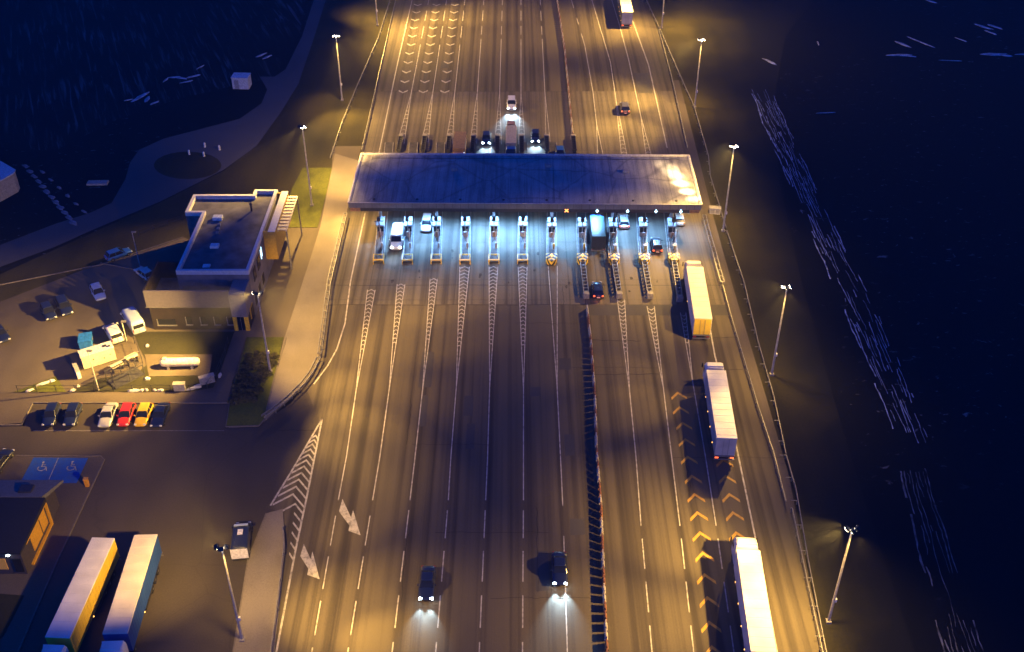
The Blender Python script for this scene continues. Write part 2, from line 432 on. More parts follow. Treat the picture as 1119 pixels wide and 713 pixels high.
# car-park / forecourt asphalt and yard
sheet('forecourt', [(-400, 466), (0, 466), (243, 468), (262, 468), (290, 460), (318, 441), (340, 410), (350, 395), (368, 382), (377, 354), (383, 319), (440, 320), (430, 900), (-400, 900)], 0.012, M_LOT)
sheet('car_park', [(35, 441), (252, 441), (245, 471), (24, 471)], 0.016, M_LOT)
sheet('yard', [(-200, 440), (-60, 356), (0, 330), (110, 288), (200, 259), (206, 262), (300, 240), (363, 186), (363, 160), (395, 160), (372, 240), (358, 320), (350, 395), (335, 420), (290, 462), (250, 470), (250, 430), (-60, 430), (-80, 470), (-200, 560)], 0.008, M_YARD)
sheet('apron', [(366, 168), (392, 176), (377, 241), (360, 314), (352, 372), (346, 396), (330, 421), (288, 462), (311, 369), (340, 280), (350, 248)], 0.014, M_APRON)
# pavements and paths (a real step up)
def raised(name, px, h, m, kerb=True):
    o = flat().poly(PL(px), 0.002, h).build(name, m); struct(o)
    return o
raised('car_park_pavement', [(-60, 431), (18, 430), (75, 429.5), (232, 429.5), (250, 431), (250, 440.5), (36, 440.5), (24, 463), (0, 465), (-60, 465)], 0.12, M_PAVE)
raised('entrance_path', [(236, 429.4), (241, 408), (257, 369), (269, 369), (251, 430.6), (250.2, 440.5), (250.2, 431)], 0.115, M_PAVE)
raised('front_lawn', [(146, 363), (256, 363), (246, 391), (238, 413), (233, 424), (205, 428.5), (75, 428.5), (110, 414), (150, 408), (162, 398), (152, 380)], 0.06, M_DGRASS)
raised('kerbside_lawn', [(15, 429), (61, 411.5), (72, 428.8)], 0.06, M_GRASS)
raised('compound_pad', [(60, 411), (74, 428.3), (112, 414), (150, 407), (160, 397), (140, 356), (118, 372), (78, 385)], 0.03, M_PAVE)
raised('tank_pad', [(158, 388), (232, 388), (229, 411), (163, 412)], 0.10, M_PAVE)
raised('hedge_lawn', [(270, 369.5), (310, 369.5), (300, 410), (288, 460), (282, 466), (247.5, 466), (251.5, 441), (254, 430)], 0.13, M_GRASS)
raised('lamp_lawn', [(331, 184), (363, 184), (356, 215), (347, 249), (312, 249), (309, 235), (320, 205)], 0.08, M_GRASS)
raised('kiosk_pavement', [(-60, 496), (30, 498), (98, 499.5), (110, 499.5), (113.5, 503), (110, 512), (83, 570), (60, 620), (35, 680), (20, 713), (-60, 713)], 0.12, M_PAVE)
raised('island_pavement', [(291, 562), (309, 557), (312, 600), (300, 713), (292, 800), (232, 800), (255, 713), (271, 613)], 0.12, M_APRON)
raised('corner_lawn', [(-60, 655), (0, 650), (27, 652), (5, 695), (-20, 720), (-60, 720)], 0.15, M_DGRASS)
o = sheet('disabled_parking_bays', [(37, 501), (96.5, 501.5), (84, 529), (22, 529)], 0.128, M_BPAINT)
# ================================================================== MOTORWAY
LEFT_EDGE = [(470, -120), (433, 0), (395, 168), (377, 241), (360, 314), (352, 372), (343, 412), (352, 460)]
mw = [(460, -120), (433, 0), (395, 168), (377, 241), (361, 314), (354, 372), (346, 404), (335, 425), (352, 470), (290, 555), (310, 560), (313, 600), (302, 713), (288, 850), (960, 850),
      (900, 713), (882, 643), (859, 553), (828, 448), (789, 314), (769, 242), (751, 167), (722, 42), (705, 0), (675, -120)]
road = sheet('motorway', mw, 0.016, M_ASPH)
def seg_slice(edge, y0, y1):
    return [p for p in edge if y0 < p[1] < y1]
def sub(name, m, mb):
    o = mb.build(name, m, road); return o
pl = flat().poly(PL([(415, 100), (735, 100), (751, 167), (769, 242), (789, 314), (793, 333), (358, 333), (361, 314), (377, 241), (395, 168)]), 0.020)
sub('plaza_slab', M_PLAZA, pl)
sub('repair_patch', M_PATCH, flat().poly(PL([(693, 80), (709, 80), (713, 102), (697, 102)]), 0.0225))
sub('repair_patch', M_PATCH, flat().poly(PL([(640, 333.5), (793, 333.5), (796, 345), (640, 345)]), 0.0225))
ZM = 0.026
white = flat(); faint = flat(); yellow = flat()
def line(mb, pts, w=0.14):
    mb.strip(PL(pts), w, ZM)
def lane(top_edge, pts, solid_to=None, dash_rows=(), w=0.135, solid_from=None):
    """pts: survey polyline; solid between, dashes at the given rows"""
    if solid_to is not None:
        ys = [solid_from] + [p[1] for p in pts if solid_from < p[1] < solid_to] + [solid_to]
        ww = []
        for y in ys:
            Y = YR(y); ww.append(Vector((interp(pts, Y), Y, 0)))
        white.strip(ww, w, ZM)
    for a, b in dash_rows:
        Ya, Yb = YR(a), YR(b)
        white.strip([Vector((interp(pts, Ya), Ya, 0)), Vector((interp(pts, Yb), Yb, 0))], w, ZM)
ROWS_L = [(558, 588.5), (602.5, 636), (651, 686.5), (702, 740), (757, 798)]
LANES = [
    [(389, 428), (378.5, 500), (369.5, 548), (343, 700)],
    [(425.4, 425), (415, 500), (407, 548), (380.7, 709)],
    [(461.9, 425), (453.5, 500), (448, 547), (429.4, 705)],
    [(498.6, 423.5), (492.7, 500), (490, 545), (476.8, 705)],
    [(535, 425), (532.8, 500), (530.7, 547), (524, 705)],
    [(572, 427), (572, 547), (571, 705)],
    [(608.8, 423.5), (612.5, 500), (615, 553.5), (620, 713)]]
for k, L_ in enumerate(LANES):
    rows = [(a + (6 if k < 2 else 0), b + (8 if k < 2 else 0)) for a, b in ROWS_L]
    lane(None, L_, 553 if k == 6 else 547, rows if k < 6 else [(586, 760)], solid_from=L_[0][1])
RL = [[(688, 428), (695, 500), (700.5, 575), (712.5, 713)], [(725, 425), (734, 500), (743, 575), (758, 713)], [(757, 418), (771, 500), (783, 578), (802, 713)]]
for k, L_ in enumerate(RL):
    rows = [(589, 622), (636, 669.5), (684, 720), (737, 775)]
    lane(None, L_, 575, rows, solid_from=L_[0][1])
line(white, [(771, 332), (781, 388), (803, 480), (826, 591), (849, 713), (870, 810)], 0.2)
line(white, [(399, 233), (389, 280), (383, 308), (377, 354), (368, 382), (358, 400), (343, 420)], 0.2)
# upper lanes
TL = [[(468.6, 0), (449.6, 101)], [(488, 0), (473, 101)], [(508, 0), (497, 101)], [(528.7, 0), (521.6, 101)], [(549, 0), (546, 101)], [(569.3, 0), (569.3, 101)], [(590.3, 0), (595.4, 101)]]
TB = [437.5, 463.8, 490.5, 517, 544, 570, None]
for k, L_ in enumerate(TL):
    rows = [(-40, -33), (-27, -20), (-14, -7), (0, 6), (12, 23), (29, 38) if k > 2 else (29, 42)]
    lane(None, L_, 101, rows, solid_from=(49 if k < 3 else 43), w=0.16)
line(white, [(473, -100), (450.4, 0), (433, 76), (414, 168)], 0.2)
lane(None, [(626.5, 7.6), (639, 50), (648, 101), (652, 136)], 136, [(-20, -8), (0, 9), (20, 27)], solid_from=37, w=0.15)
line(white, [(625, -60), (646.7, 0), (667, 68), (673, 108.6)], 0.17)
line(white, [(650, -60), (677, 28), (687, 65.7), (700, 126)], 0.17)
line(white, [(655, -90), (682, 0), (692, 25), (708.6, 71), (729, 162)], 0.2)
# toll wedges
def wedge(tip, bl, br, up=True, chev=True, wmin=0.45, step=0.95, y_start=None, strong=True):
    t = P(*tip); a = P(*bl); b = P(*br)
    mb = white if strong else faint
    mb.strip([t, a], 0.12, ZM + 0.001); mb.strip([t, b], 0.12, ZM + 0.002)
    if not chev: return
    n = int(abs(a.y - t.y) / step)
    sgn = 1 if a.y > t.y else -1
    for i in range(n):
        f = (i + 0.5) / n
        l = t.lerp(a, f); r = t.lerp(b, f); w = (r - l).length
        if w < wmin: continue
        apex = (l + r) / 2 + Vector((0, 0.55 if up else -0.55, 0)) * min(1, w)
        mm = mb if f < 0.6 else faint
        mm.add([(l.x, l.y - .1, ZM + .0005), (apex.x, apex.y - .1, ZM + .0005), (apex.x, apex.y + .12, ZM + .0005), (l.x, l.y + .12, ZM + .0005)], [(0, 1, 2, 3)])
        mm.add([(apex.x, apex.y - .1, ZM + .0005), (r.x, r.y - .1, ZM + .0005), (r.x, r.y + .12, ZM + .0005), (apex.x, apex.y + .12, ZM + .0005)], [(0, 1, 2, 3)])
for tip, x0, x1, y in [((389, 428), 401.5, 410, 317), ((425.4, 425), 434, 442.5, 311), ((461.9, 425), 470, 478, 305), ((498.6, 423.5), 502.5, 513, 292), ((535, 425), 534.4, 544, 292), ((572, 427), 566.2, 576, 292)]:
    wedge(tip, (x0, y), (x1, y))
wedge((608.8, 423.5), (599, 291), (609, 291), chev=False)
wedge((688, 428), (674.5, 327), (682.5, 327), up=False)
wedge((725, 425), (707, 335), (715, 335), up=False)
wedge((757, 418), (743.5, 342), (749.5, 342), up=False)
for k in range(6):
    wedge((TL[k][1][0], 101), (TB[k] - 3.6, 158), (TB[k] + 4, 158), up=True, step=1.6)
wedge((595.4, 101), (596.8, 158), (601.5, 158), chev=False)
wedge((652, 136), (653, 170), (659, 170), chev=False)
wedge((673, 108.6), (679, 170), (685.2, 170), step=1.6)
wedge((700, 126), (706, 170), (711.6, 170), step=1.6)
# small chevrons between the upper left lanes
for (xa, xb, ww) in ((457, 440.5, 1.9), (477.5, 462.5, 1.9), (497.5, 486, 1.9)):
    for i in range(19):
        Y = YR(100) + i * 5.15
        p = P(xb, 100); q = P(xa, 2)
        x = p.x + (q.x - p.x) * (Y - p.y) / (q.y - p.y)
        for s in (-1, 1):
            yellow_or = white
            yellow_or.add([(x, Y - 1.0, ZM), (x + s * ww / 2, Y, ZM), (x + s * ww / 2, Y + .55, ZM), (x, Y - .45, ZM)], [(0, 1, 2, 3) if s > 0 else (3, 2, 1, 0)])
# yellow chevrons on the right
def ychev(px, py, w=2.1):
    p = P(px, py); a = radians(2.5)
    for s in (-1, 1):
        q = [(0, 0), (s * w / 2, -1.15), (s * w / 2, -1.65), (0, -.5)]
        yellow.add([(p.x + x * cos(a) - y * sin(a), p.y + x * sin(a) + y * cos(a) + .3, ZM + .001) for x, y in q], [(0, 1, 2, 3) if s < 0 else (3, 2, 1, 0)])
for q in [(740.6, 430), (742.5, 446), (746, 463), (749, 481), (751.5, 500), (756, 521), (759, 541), (762, 561), (765, 583), (768, 605), (770, 629), (773, 654), (775, 681), (778, 708), (781, 738)]: ychev(*q)
for q in [(790, 503), (793, 521), (797, 541), (801, 561), (804.5, 583), (808, 606), (811, 630)]: ychev(*q)
# gore hatch
line(white, [(352, 458), (336, 540), (322.7, 603), (302, 713), (288, 790)], 0.22)
line(white, [(352, 458), (320, 513), (295.5, 553)], 0.22)
gl = [(352, 458), (320, 513), (295.5, 553)]; gr = [(352, 458), (336, 540), (322.7, 603)]
for i in range(17):
    yy = 478 + i * 6.2 * (0.75 + i * 0.035)
    if yy > 610: break
    Y = YR(yy)
    xr = interp(gr, Y)
    xl = max(interp(gl, Y), P(308, yy).x) if yy > 553 else interp(gl, Y)
    cxm = (xl * 0.45 + xr * 0.55); up = 0.8 * (xr - xl) * 0.5 + .2
    A = Vector((cxm, Y + up * .5, 0))
    for (ex, ey) in ((xl, Y - up * .5), (xr, Y - up * .8)):
        if yy > 560 and ex == xl: continue
        white.add([(A.x, A.y - .16, ZM + .001), (A.x, A.y + .2, ZM + .001), (ex, ey + .2, ZM + .001), (ex, ey - .16, ZM + .001)], [(0, 1, 2, 3) if ex < A.x else (3, 2, 1, 0)])
# merge arrows
for pts in ([(511, 222), (500, 262), (534, 308), (530, 324), (569, 338), (545, 257), (539, 282)], [(387, 366), (376, 405), (402, 446), (398, 465), (438, 479), (415, 390), (409, 415)]):
    white.poly(PL([(200 + x / 2.933, 470 + y / 2.933) for x, y in pts]), ZM + .002)
sub('white_markings', M_WPAINT, white); sub('worn_markings', M_WFAINT, faint); sub('yellow_chevrons', M_YPAINT, yellow)
rg0 = random.Random(12)
tar = flat()
for (xa, ya, xb, yb) in ((396, 100.5, 625, 100.5), (358, 333.5, 640, 333.5), (361, 312, 795, 312), (640, 372, 700, 373), (648, 410, 720, 409), (770, 370, 805, 369), (775, 405, 812, 404), (300, 470, 345, 471), (640, 250, 640, 333)):
    tar.strip([P(xa, ya).lerp(P(xb, yb), q / 12) + Vector((rg0.uniform(-.05, .05), rg0.uniform(-.1, .1), 0)) for q in range(13)], .09, 0.0235)
for k in range(26):
    x = rg0.uniform(400, 830); y = rg0.uniform(20, 700)
    if 150 < y < 240: continue
    if x > 640 + (y - 100) * .28 or x < 430: continue
    p = P(x, y); n_ = 14; ln = rg0.uniform(3, 16); vert = rg0.random() < .7
    tar.strip([p + Vector(((0 if vert else ln * q / n_) + rg0.uniform(-.12, .12), (ln * q / n_ if vert else 0) + rg0.uniform(-.12, .12), 0)) for q in range(n_)], .05, 0.0236)
sub('tar_joints', mat('tar', (.022, .02, .018), .95, var=0, spec=.1), tar)
for k in range(12):
    x = rg0.uniform(440, 640); y = rg0.choice([rg0.uniform(20, 90), rg0.uniform(345, 690)])
    p = P(x, y); w_ = rg0.uniform(.8, 2.2); h_ = rg0.uniform(2, 9)
    sub('repair_patch', M_PATCH, flat().poly([(p.x, p.y), (p.x + w_, p.y + .1), (p.x + w_, p.y + h_), (p.x + .05, p.y + h_)], 0.0221 + k * .0001))
oil = flat()
for (fx, fy) in ((430, 296), (461, 300), (492, 285), (524, 300), (556, 290), (586, 282), (619, 300), (654, 270), (687, 300), (719, 290), (760, 300), (500, 150), (557, 125)):
    for q in range(2):
        c = P(fx + rg0.uniform(-3, 3), fy + rg0.uniform(-14, 20)); rr = rg0.uniform(.08, .26); ph = rg0.uniform(0, 6)
        oil.poly([(c.x + rr * (1 + .25 * sin(3 * a_ + ph)) * cos(a_), c.y + 2.2 * rr * (1 + .25 * sin(2 * a_ + ph)) * sin(a_)) for a_ in [i * pi / 8 for i in range(16)]], 0.0238 + q * .0003)
sub('oil_stains', mat('oil_stain', (.065, .056, .042), .95, var=.3, scale=2, spec=.1), oil)
# right shoulder
sh = [(734, 88), (751, 167), (769, 242), (789, 314), (828, 448), (859, 553), (882, 643), (900, 713), (930, 800)]
sho = [(742, 88), (762, 167), (781, 242), (801, 314), (836, 430), (862, 520), (886, 643), (903, 713), (934, 800)]
sheet('shoulder_path', sh + list(reversed(sho)), 0.021, M_SHOULDER)

# kerbs
kb = MB()
for pts in ([(36, 441), (24, 465), (-60, 467)], [(313, 369.5), (300, 412), (289, 459), (283, 466), (247, 467), (251, 441), (36, 441)],
            [(-60, 330), (0, 312), (110, 290), (200, 260)], [(110, 288), (152, 296)],
            [(-60, 498), (98, 499.5), (110, 499), (114, 503), (110, 512), (83, 570), (60, 620), (20, 713)],
            [(291, 562), (271, 613), (255, 713), (232, 800)]):
    kb.strip(PL(pts), 0.16, 0.003, 0.155)
struct(kb.build('kerb_stones', M_KERB))
# bay lines in the car park
bl = flat()
for x in ():
    bl.strip(PL([(x + 4, 442), (x - 4, 469)]), 0.1, 0.0205)
bl.strip(PL([(36, 471), (245, 471)]), 0.06, 0.0205)
struct(bl.build('bay_lines', M_WFAINT))
# wheelchair marks on blue bays
wc = flat()
for cx, cy in ((46, 512.5), (78, 512)):
    c = P(cx, cy)
    for k in range(14):
        a0, a1 = radians(150 + k * 17), radians(150 + (k + 1) * 17)
        wc.add([(c.x + r * cos(a), c.y + r * sin(a), 0.134) for r, a in ((.42, a0), (.55, a0), (.55, a1), (.42, a1))], [(0, 1, 2, 3)])
    wc.strip([c + Vector((-.15, .9, 0)), c + Vector((-.1, .25, 0)), c + Vector((.45, .2, 0)), c + Vector((.75, -.5, 0))], 0.14, 0.136)
    wc.strip([c + Vector((-.1, .6, 0)), c + Vector((.3, .55, 0))], 0.12, 0.138)
    wc.poly([(c.x - .15 + .16 * cos(k), c.y + 1.05 + .16 * sin(k)) for k in range(6)], 0.137)
wc.strip(PL([(64, 501.5), (52, 529)]), 0.1, 0.134)
struct(wc.build('bay_symbols', M_WFAINT))

# ================================================================== GUARDRAILS
def guardrail(px, label, post_gap=4.0, h=0.75, side=1, name='guardrail', cat='guardrail', arm=0.35, m=None):
    pts = PL(px)
    root = thing(name, label, cat, (pts[0].x, pts[0].y, 0))
    off = Vector((pts[0].x, pts[0].y, 0)); loc = [p - off for p in pts]
    MB().strip(loc, 0.09, h - 0.3, h).build('rail', m or M_GALV, root)
    proto = None; acc = 0
    for a, b in zip(loc, loc[1:]):
        d = (b - a); L_ = d.length; t = acc
        while t < L_:
            p = a + d * (t / L_); n = Vector((-d.y, d.x, 0)).normalized() * side; rz = atan2(n.y, n.x)
            if proto is None:
                proto = MB().bb(0.03, 0.15, -.05, .05, 0, h - 0.02).bb(0.15, 0.15 + arm, -.03, .03, h - 0.12, h - 0.04).build('post', M_GALV, root)
                proto.location = p; proto.rotation_euler = (0, 0, rz)
            else: dup(proto, p, rz, parent=root)
            t += post_gap
        acc = t - L_
    return root
guardrail([(690, -50), (705, 0), (722.5, 38), (741, 81), (758, 119), (774, 174), (776, 196), (793, 252)], 'steel guardrail with posts on the right verge beyond the canopy', side=-1)
guardrail([(794, 256), (813, 314), (828, 378), (845, 438), (858, 500)], 'steel guardrail with posts on the right verge beside the queueing trucks', side=-1, arm=.5)
guardrail([(858.5, 502), (869, 539), (883, 620.5), (901, 713), (925, 800)], 'steel guardrail with posts at the lower right edge of the motorway', side=-1, arm=.7)
guardrail([(720, 36), (734, 88), (751, 165)], 'inner steel rail along the right road edge behind the canopy', side=-1, arm=.05)
guardrail([(789.5, 316), (798, 347.5), (813, 398), (828, 448.5), (845, 500), (858, 552)], 'long smooth steel rail between the trucks and the right verge', side=-1, arm=.05)
guardrail([(865, 560), (882, 643), (897, 713), (915, 790)], 'inner steel rail beside the lowest truck at the right edge', side=-1, arm=.05)
guardrail([(440, -50), (427, 0), (414, 43), (390, 98), (374, 137), (361, 176)], 'outer steel guardrail on the left verge above the canopy', side=1)
guardrail([(446, -50), (433, 0), (420, 58), (411, 98), (395.5, 167)], 'inner dark steel rail along the left road edge above the canopy', side=1, arm=.05)
guardrail([(309.5, 580), (311, 600), (304.5, 655), (297, 713), (289, 790)], 'steel guardrail along the pavement island at the lower left', side=1, arm=.05)
def ladder_rail(px, label, h=1.0, gap=1.7, w=0.55, name='railing'):
    """two parallel rails on posts, seen from above as a ladder"""
    pts = PL(px); root = thing(name, label, 'railing', (pts[0].x, pts[0].y, 0)); off = Vector((pts[0].x, pts[0].y, 0))
    loc = [p - off for p in pts]
    MB().strip(loc, 0.09, h - .28, h, off=w / 2).build('rail', M_GALV, root)
    MB().strip(loc, 0.09, h - .28, h, off=-w / 2).build('rail', M_GALV, root)
    acc = 0; proto = None
    for a, b in zip(loc, loc[1:]):
        d = b - a; L_ = d.length; t = acc
        while t < L_:
            p = a + d * (t / L_); rz = atan2(d.y, d.x)
            if proto is None:
                proto = MB().bb(-.05, .05, -w / 2 + .05, w / 2 - .05, h - .2, h - .08).bb(-.05, .05, -.05, .05, 0, h - .2).build('post', M_GALV, root)
                proto.location = p; proto.rotation_euler = (0, 0, rz)
            else: dup(proto, p, rz, parent=root)
            t += gap
        acc = t - L_
    return root
ladder_rail([(769, 240), (774, 260), (781, 285), (789, 314)], 'ladder like double rail beside the upper queueing truck')
ladder_rail([(378, 238), (368, 280), (360, 314), (354, 360), (350, 392)], 'double rail on the left edge running down from the canopy corner')
ladder_rail([(349, 396), (341, 412), (331, 425), (316, 440), (300, 453), (288, 461)], 'curved double rail bending round the hedge lawn corner')

# ================================================================== MEDIAN BLOCKS
def median(px, tagw, n_max, skip_first=0):
    pts = PL(px); step = 1.25; blk = {}
    for colr, m in (('red', mat('red_plastic', (0.20, 0.085, 0.045), .5)), ('white', mat('white_plastic', (0.40, 0.37, 0.34), .5))):
        b = MB()
        prof = [(-.19, 0), (.19, 0), (.18, .2), (.09, .38), (.07, .82), (-.07, .82), (-.09, .38), (-.18, .2)]
        b.loft([[(x, y, z) for x, z in prof] for y in (-.49, .49)])
        blk[colr] = (b.mesh('barrier_block', m))
    t = 0.0; k = 0; cnt = 0; run = 0; cur = 'white'
    for a, b in zip(pts, pts[1:]):
        d = b - a; L_ = d.length; rz = atan2(d.y, d.x) - pi / 2
        while t < L_:
            p = a + d * (t / L_)
            if run == 0: cur = 'red' if cur == 'white' else 'white'; run = 2 if random.random() < .55 else 1
            run -= 1
            o = bpy.data.objects.new('barrier_block', blk[cur]); COL.objects.link(o)
            o.location = (p.x, p.y, 0.018); o.rotation_euler = (0, 0, rz)
            tag(o, '%s plastic barrier block in the central divider %s' % (cur, tagw), 'barrier block', '%s barrier blocks %s' % (cur, tagw))
            t += step; cnt += 1
        t -= L_
median([(667, 800), (663, 713), (659.8, 643), (656.5, 555), (651.6, 490), (650, 434), (645.5, 372.6), (641.5, 338)], 'below the canopy', 90)
median([(626.2, 152), (617.5, 58), (608.7, 0), (603, -36)], 'above the canopy', 90)

# ================================================================== TOLL ISLANDS
M_ISL = mat('island_concrete', (0.055, 0.05, 0.048), .8, var=.2, scale=.8)
M_KW = mat('kerb_white', (0.26, 0.24, 0.21), .7, var=.15)
def stripes_mat():
    m, t, b = principled('chevron_stripes'); N = t.nodes; L = t.links
    tc = N.new('ShaderNodeTexCoord'); sp = N.new('ShaderNodeSeparateXYZ'); L.new(tc.outputs['Object'], sp.inputs[0])
    ab = N.new('ShaderNodeMath'); ab.operation = 'ABSOLUTE'; L.new(sp.outputs[0], ab.inputs[0])
    ad = N.new('ShaderNodeMath'); ad.operation = 'ADD'; L.new(sp.outputs[1], ad.inputs[1]); L.new(ab.outputs[0], ad.inputs[0])
    az = N.new('ShaderNodeMath'); az.operation = 'SUBTRACT'; L.new(ad.outputs[0], az.inputs[0]); L.new(sp.outputs[2], az.inputs[1])
    mo = N.new('ShaderNodeMath'); mo.operation = 'PINGPONG'; mo.inputs[1].default_value = .5; L.new(az.outputs[0], mo.inputs[0])
    gt = N.new('ShaderNodeMath'); gt.operation = 'GREATER_THAN'; gt.inputs[1].default_value = .25; L.new(mo.outputs[0], gt.inputs[0])
    mx = N.new('ShaderNodeMix'); mx.data_type = 'RGBA'; mx.inputs[6].default_value = (.02, .02, .02, 1); mx.inputs[7].default_value = (.8, .55, .05, 1)
    L.new(gt.outputs[0], mx.inputs[0]); L.new(mx.outputs[2], b.inputs['Base Color']); b.inputs['Roughness'].default_value = .5
    return m
M_STRIPE = stripes_mat()
M_BOOTH = mat('booth_white', (0.28, 0.28, 0.30), .4)
VP = P(570, -500 + 0.0) if False else None
def island(fx, fy, bx, by, label, kind):
    """fx,fy = front end (nearer the camera); bx,by = back end, survey pixels"""
    a = P(fx, fy); b = P(bx, by); d = b - a; L_ = d.length; rz = atan2(d.y, d.x) - pi / 2
    root = thing('toll_island', label, 'toll island', (a.x, a.y, 0.02), rz)
    hw = 0.78
    MB().rbox(-hw, hw, 0.3, L_, -.01, .18, .05).build('kerb_slab', M_ISL, root)
    for s in (-1, 1):
        MB().bb(s * hw - .07, s * hw + .07, .4, L_ - .3, .181, .26).build('kerb_edge', M_KW, root)
        r = MB().bb(s * (hw - .22) - .04, s * (hw - .22) + .04, .6, 9.5, .95, 1.05)
        for k in range(6): r.bb(s * (hw - .22) - .04, s * (hw - .22) + .04, .6 + k * 1.75, .7 + k * 1.75, .18, .95)
        r.build('side_rail', M_GALV, root)
    if kind == 'frame':
        f = MB()
        f.bb(-.8, .8, -.1, .06, .75, .92).bb(-.8, .8, 1.1, 1.24, .75, .9)
        for s in (-1, 1): f.bb(s * .8 - .07, s * .8 + .07, -.1, 1.24, .752, .918).bb(s * .8 - .06, s * .8 + .06, -.08, .05, -.02, .75).bb(s * .8 - .06, s * .8 + .06, 1.1, 1.22, -.02, .75)
        f.build('end_frame', M_YEL, root)
        MB().tube((-.6, 1.1, .9), (.3, .1, .5), .04).build('brace', M_DSTEEL, root)
    else:
        h = MB(); n = 10; lo = []; hi = []
        pts = [(-.85, 1.6), (-.85, .6)] + [(-.85 * cos(pi * k / n), .6 - .75 * sin(pi * k / n)) for k in range(1, n)] + [(.85, .6), (.85, 1.6)]
        h.poly(pts, 0, 1.0)
        h.build('striped_nose', M_STRIPE, root)
        MB().lathe((0, .9, 1.0), [(.1, 0), (.14, .1), (.14, .3), (.05, .38)], n=10).build('beacon', M_AMBER, root)
        q = MB().tube((-.4, 3.2, .2), (-.1, 6.2, 1.5), .05).tube((.5, 2.2, .2), (.0, 6.2, 1.5), .05)
        q.build('strut', M_DSTEEL, root)
    return root, L_
def booth(root_loc, rz, y, label, blueish=False):
    r = thing('toll_booth', label, 'toll booth', root_loc, rz)
    MB().bb(-.55, .55, y, y + 2.6, .2, 1.1).build('base_wall', M_BOOTH, r)
    MB().bb(-.52, .52, y + .03, y + 2.57, 1.1, 2.15).build('window', M_GLASS, r)
    fr = MB()
    for sx in (-1, 1):
        for yy in (y + .04, y + 1.3, y + 2.56): fr.bb(sx * .53 - .04, sx * .53 + .04, yy - .04, yy + .04, 1.09, 2.16)
    fr.build('window_frame', M_BOOTH, r)
    MB().rbox(-.68, .68, y - .15, y + 2.75, 2.15, 2.4, .08).build('roof', M_BOOTH, r)
    return r
FRONT = [(413.8, 289, 418.6, 235), (445.3, 289, 448, 235), (476.7, 289, 478.7, 235), (508.2, 289, 509.5, 235), (539.8, 289, 540.3, 235), (571.1, 289, 571.6, 235), (602.6, 290, 603, 240), (636.5, 290, 635, 240), (671, 290, 668, 240), (704, 290, 700.5, 240), (736.5, 290, 731, 240)]
REAR_Y = P(560, 156.5).y
order = ['first (leftmost)', 'second', 'third', 'fourth', 'fifth', 'sixth']
CUSH = {6: None}
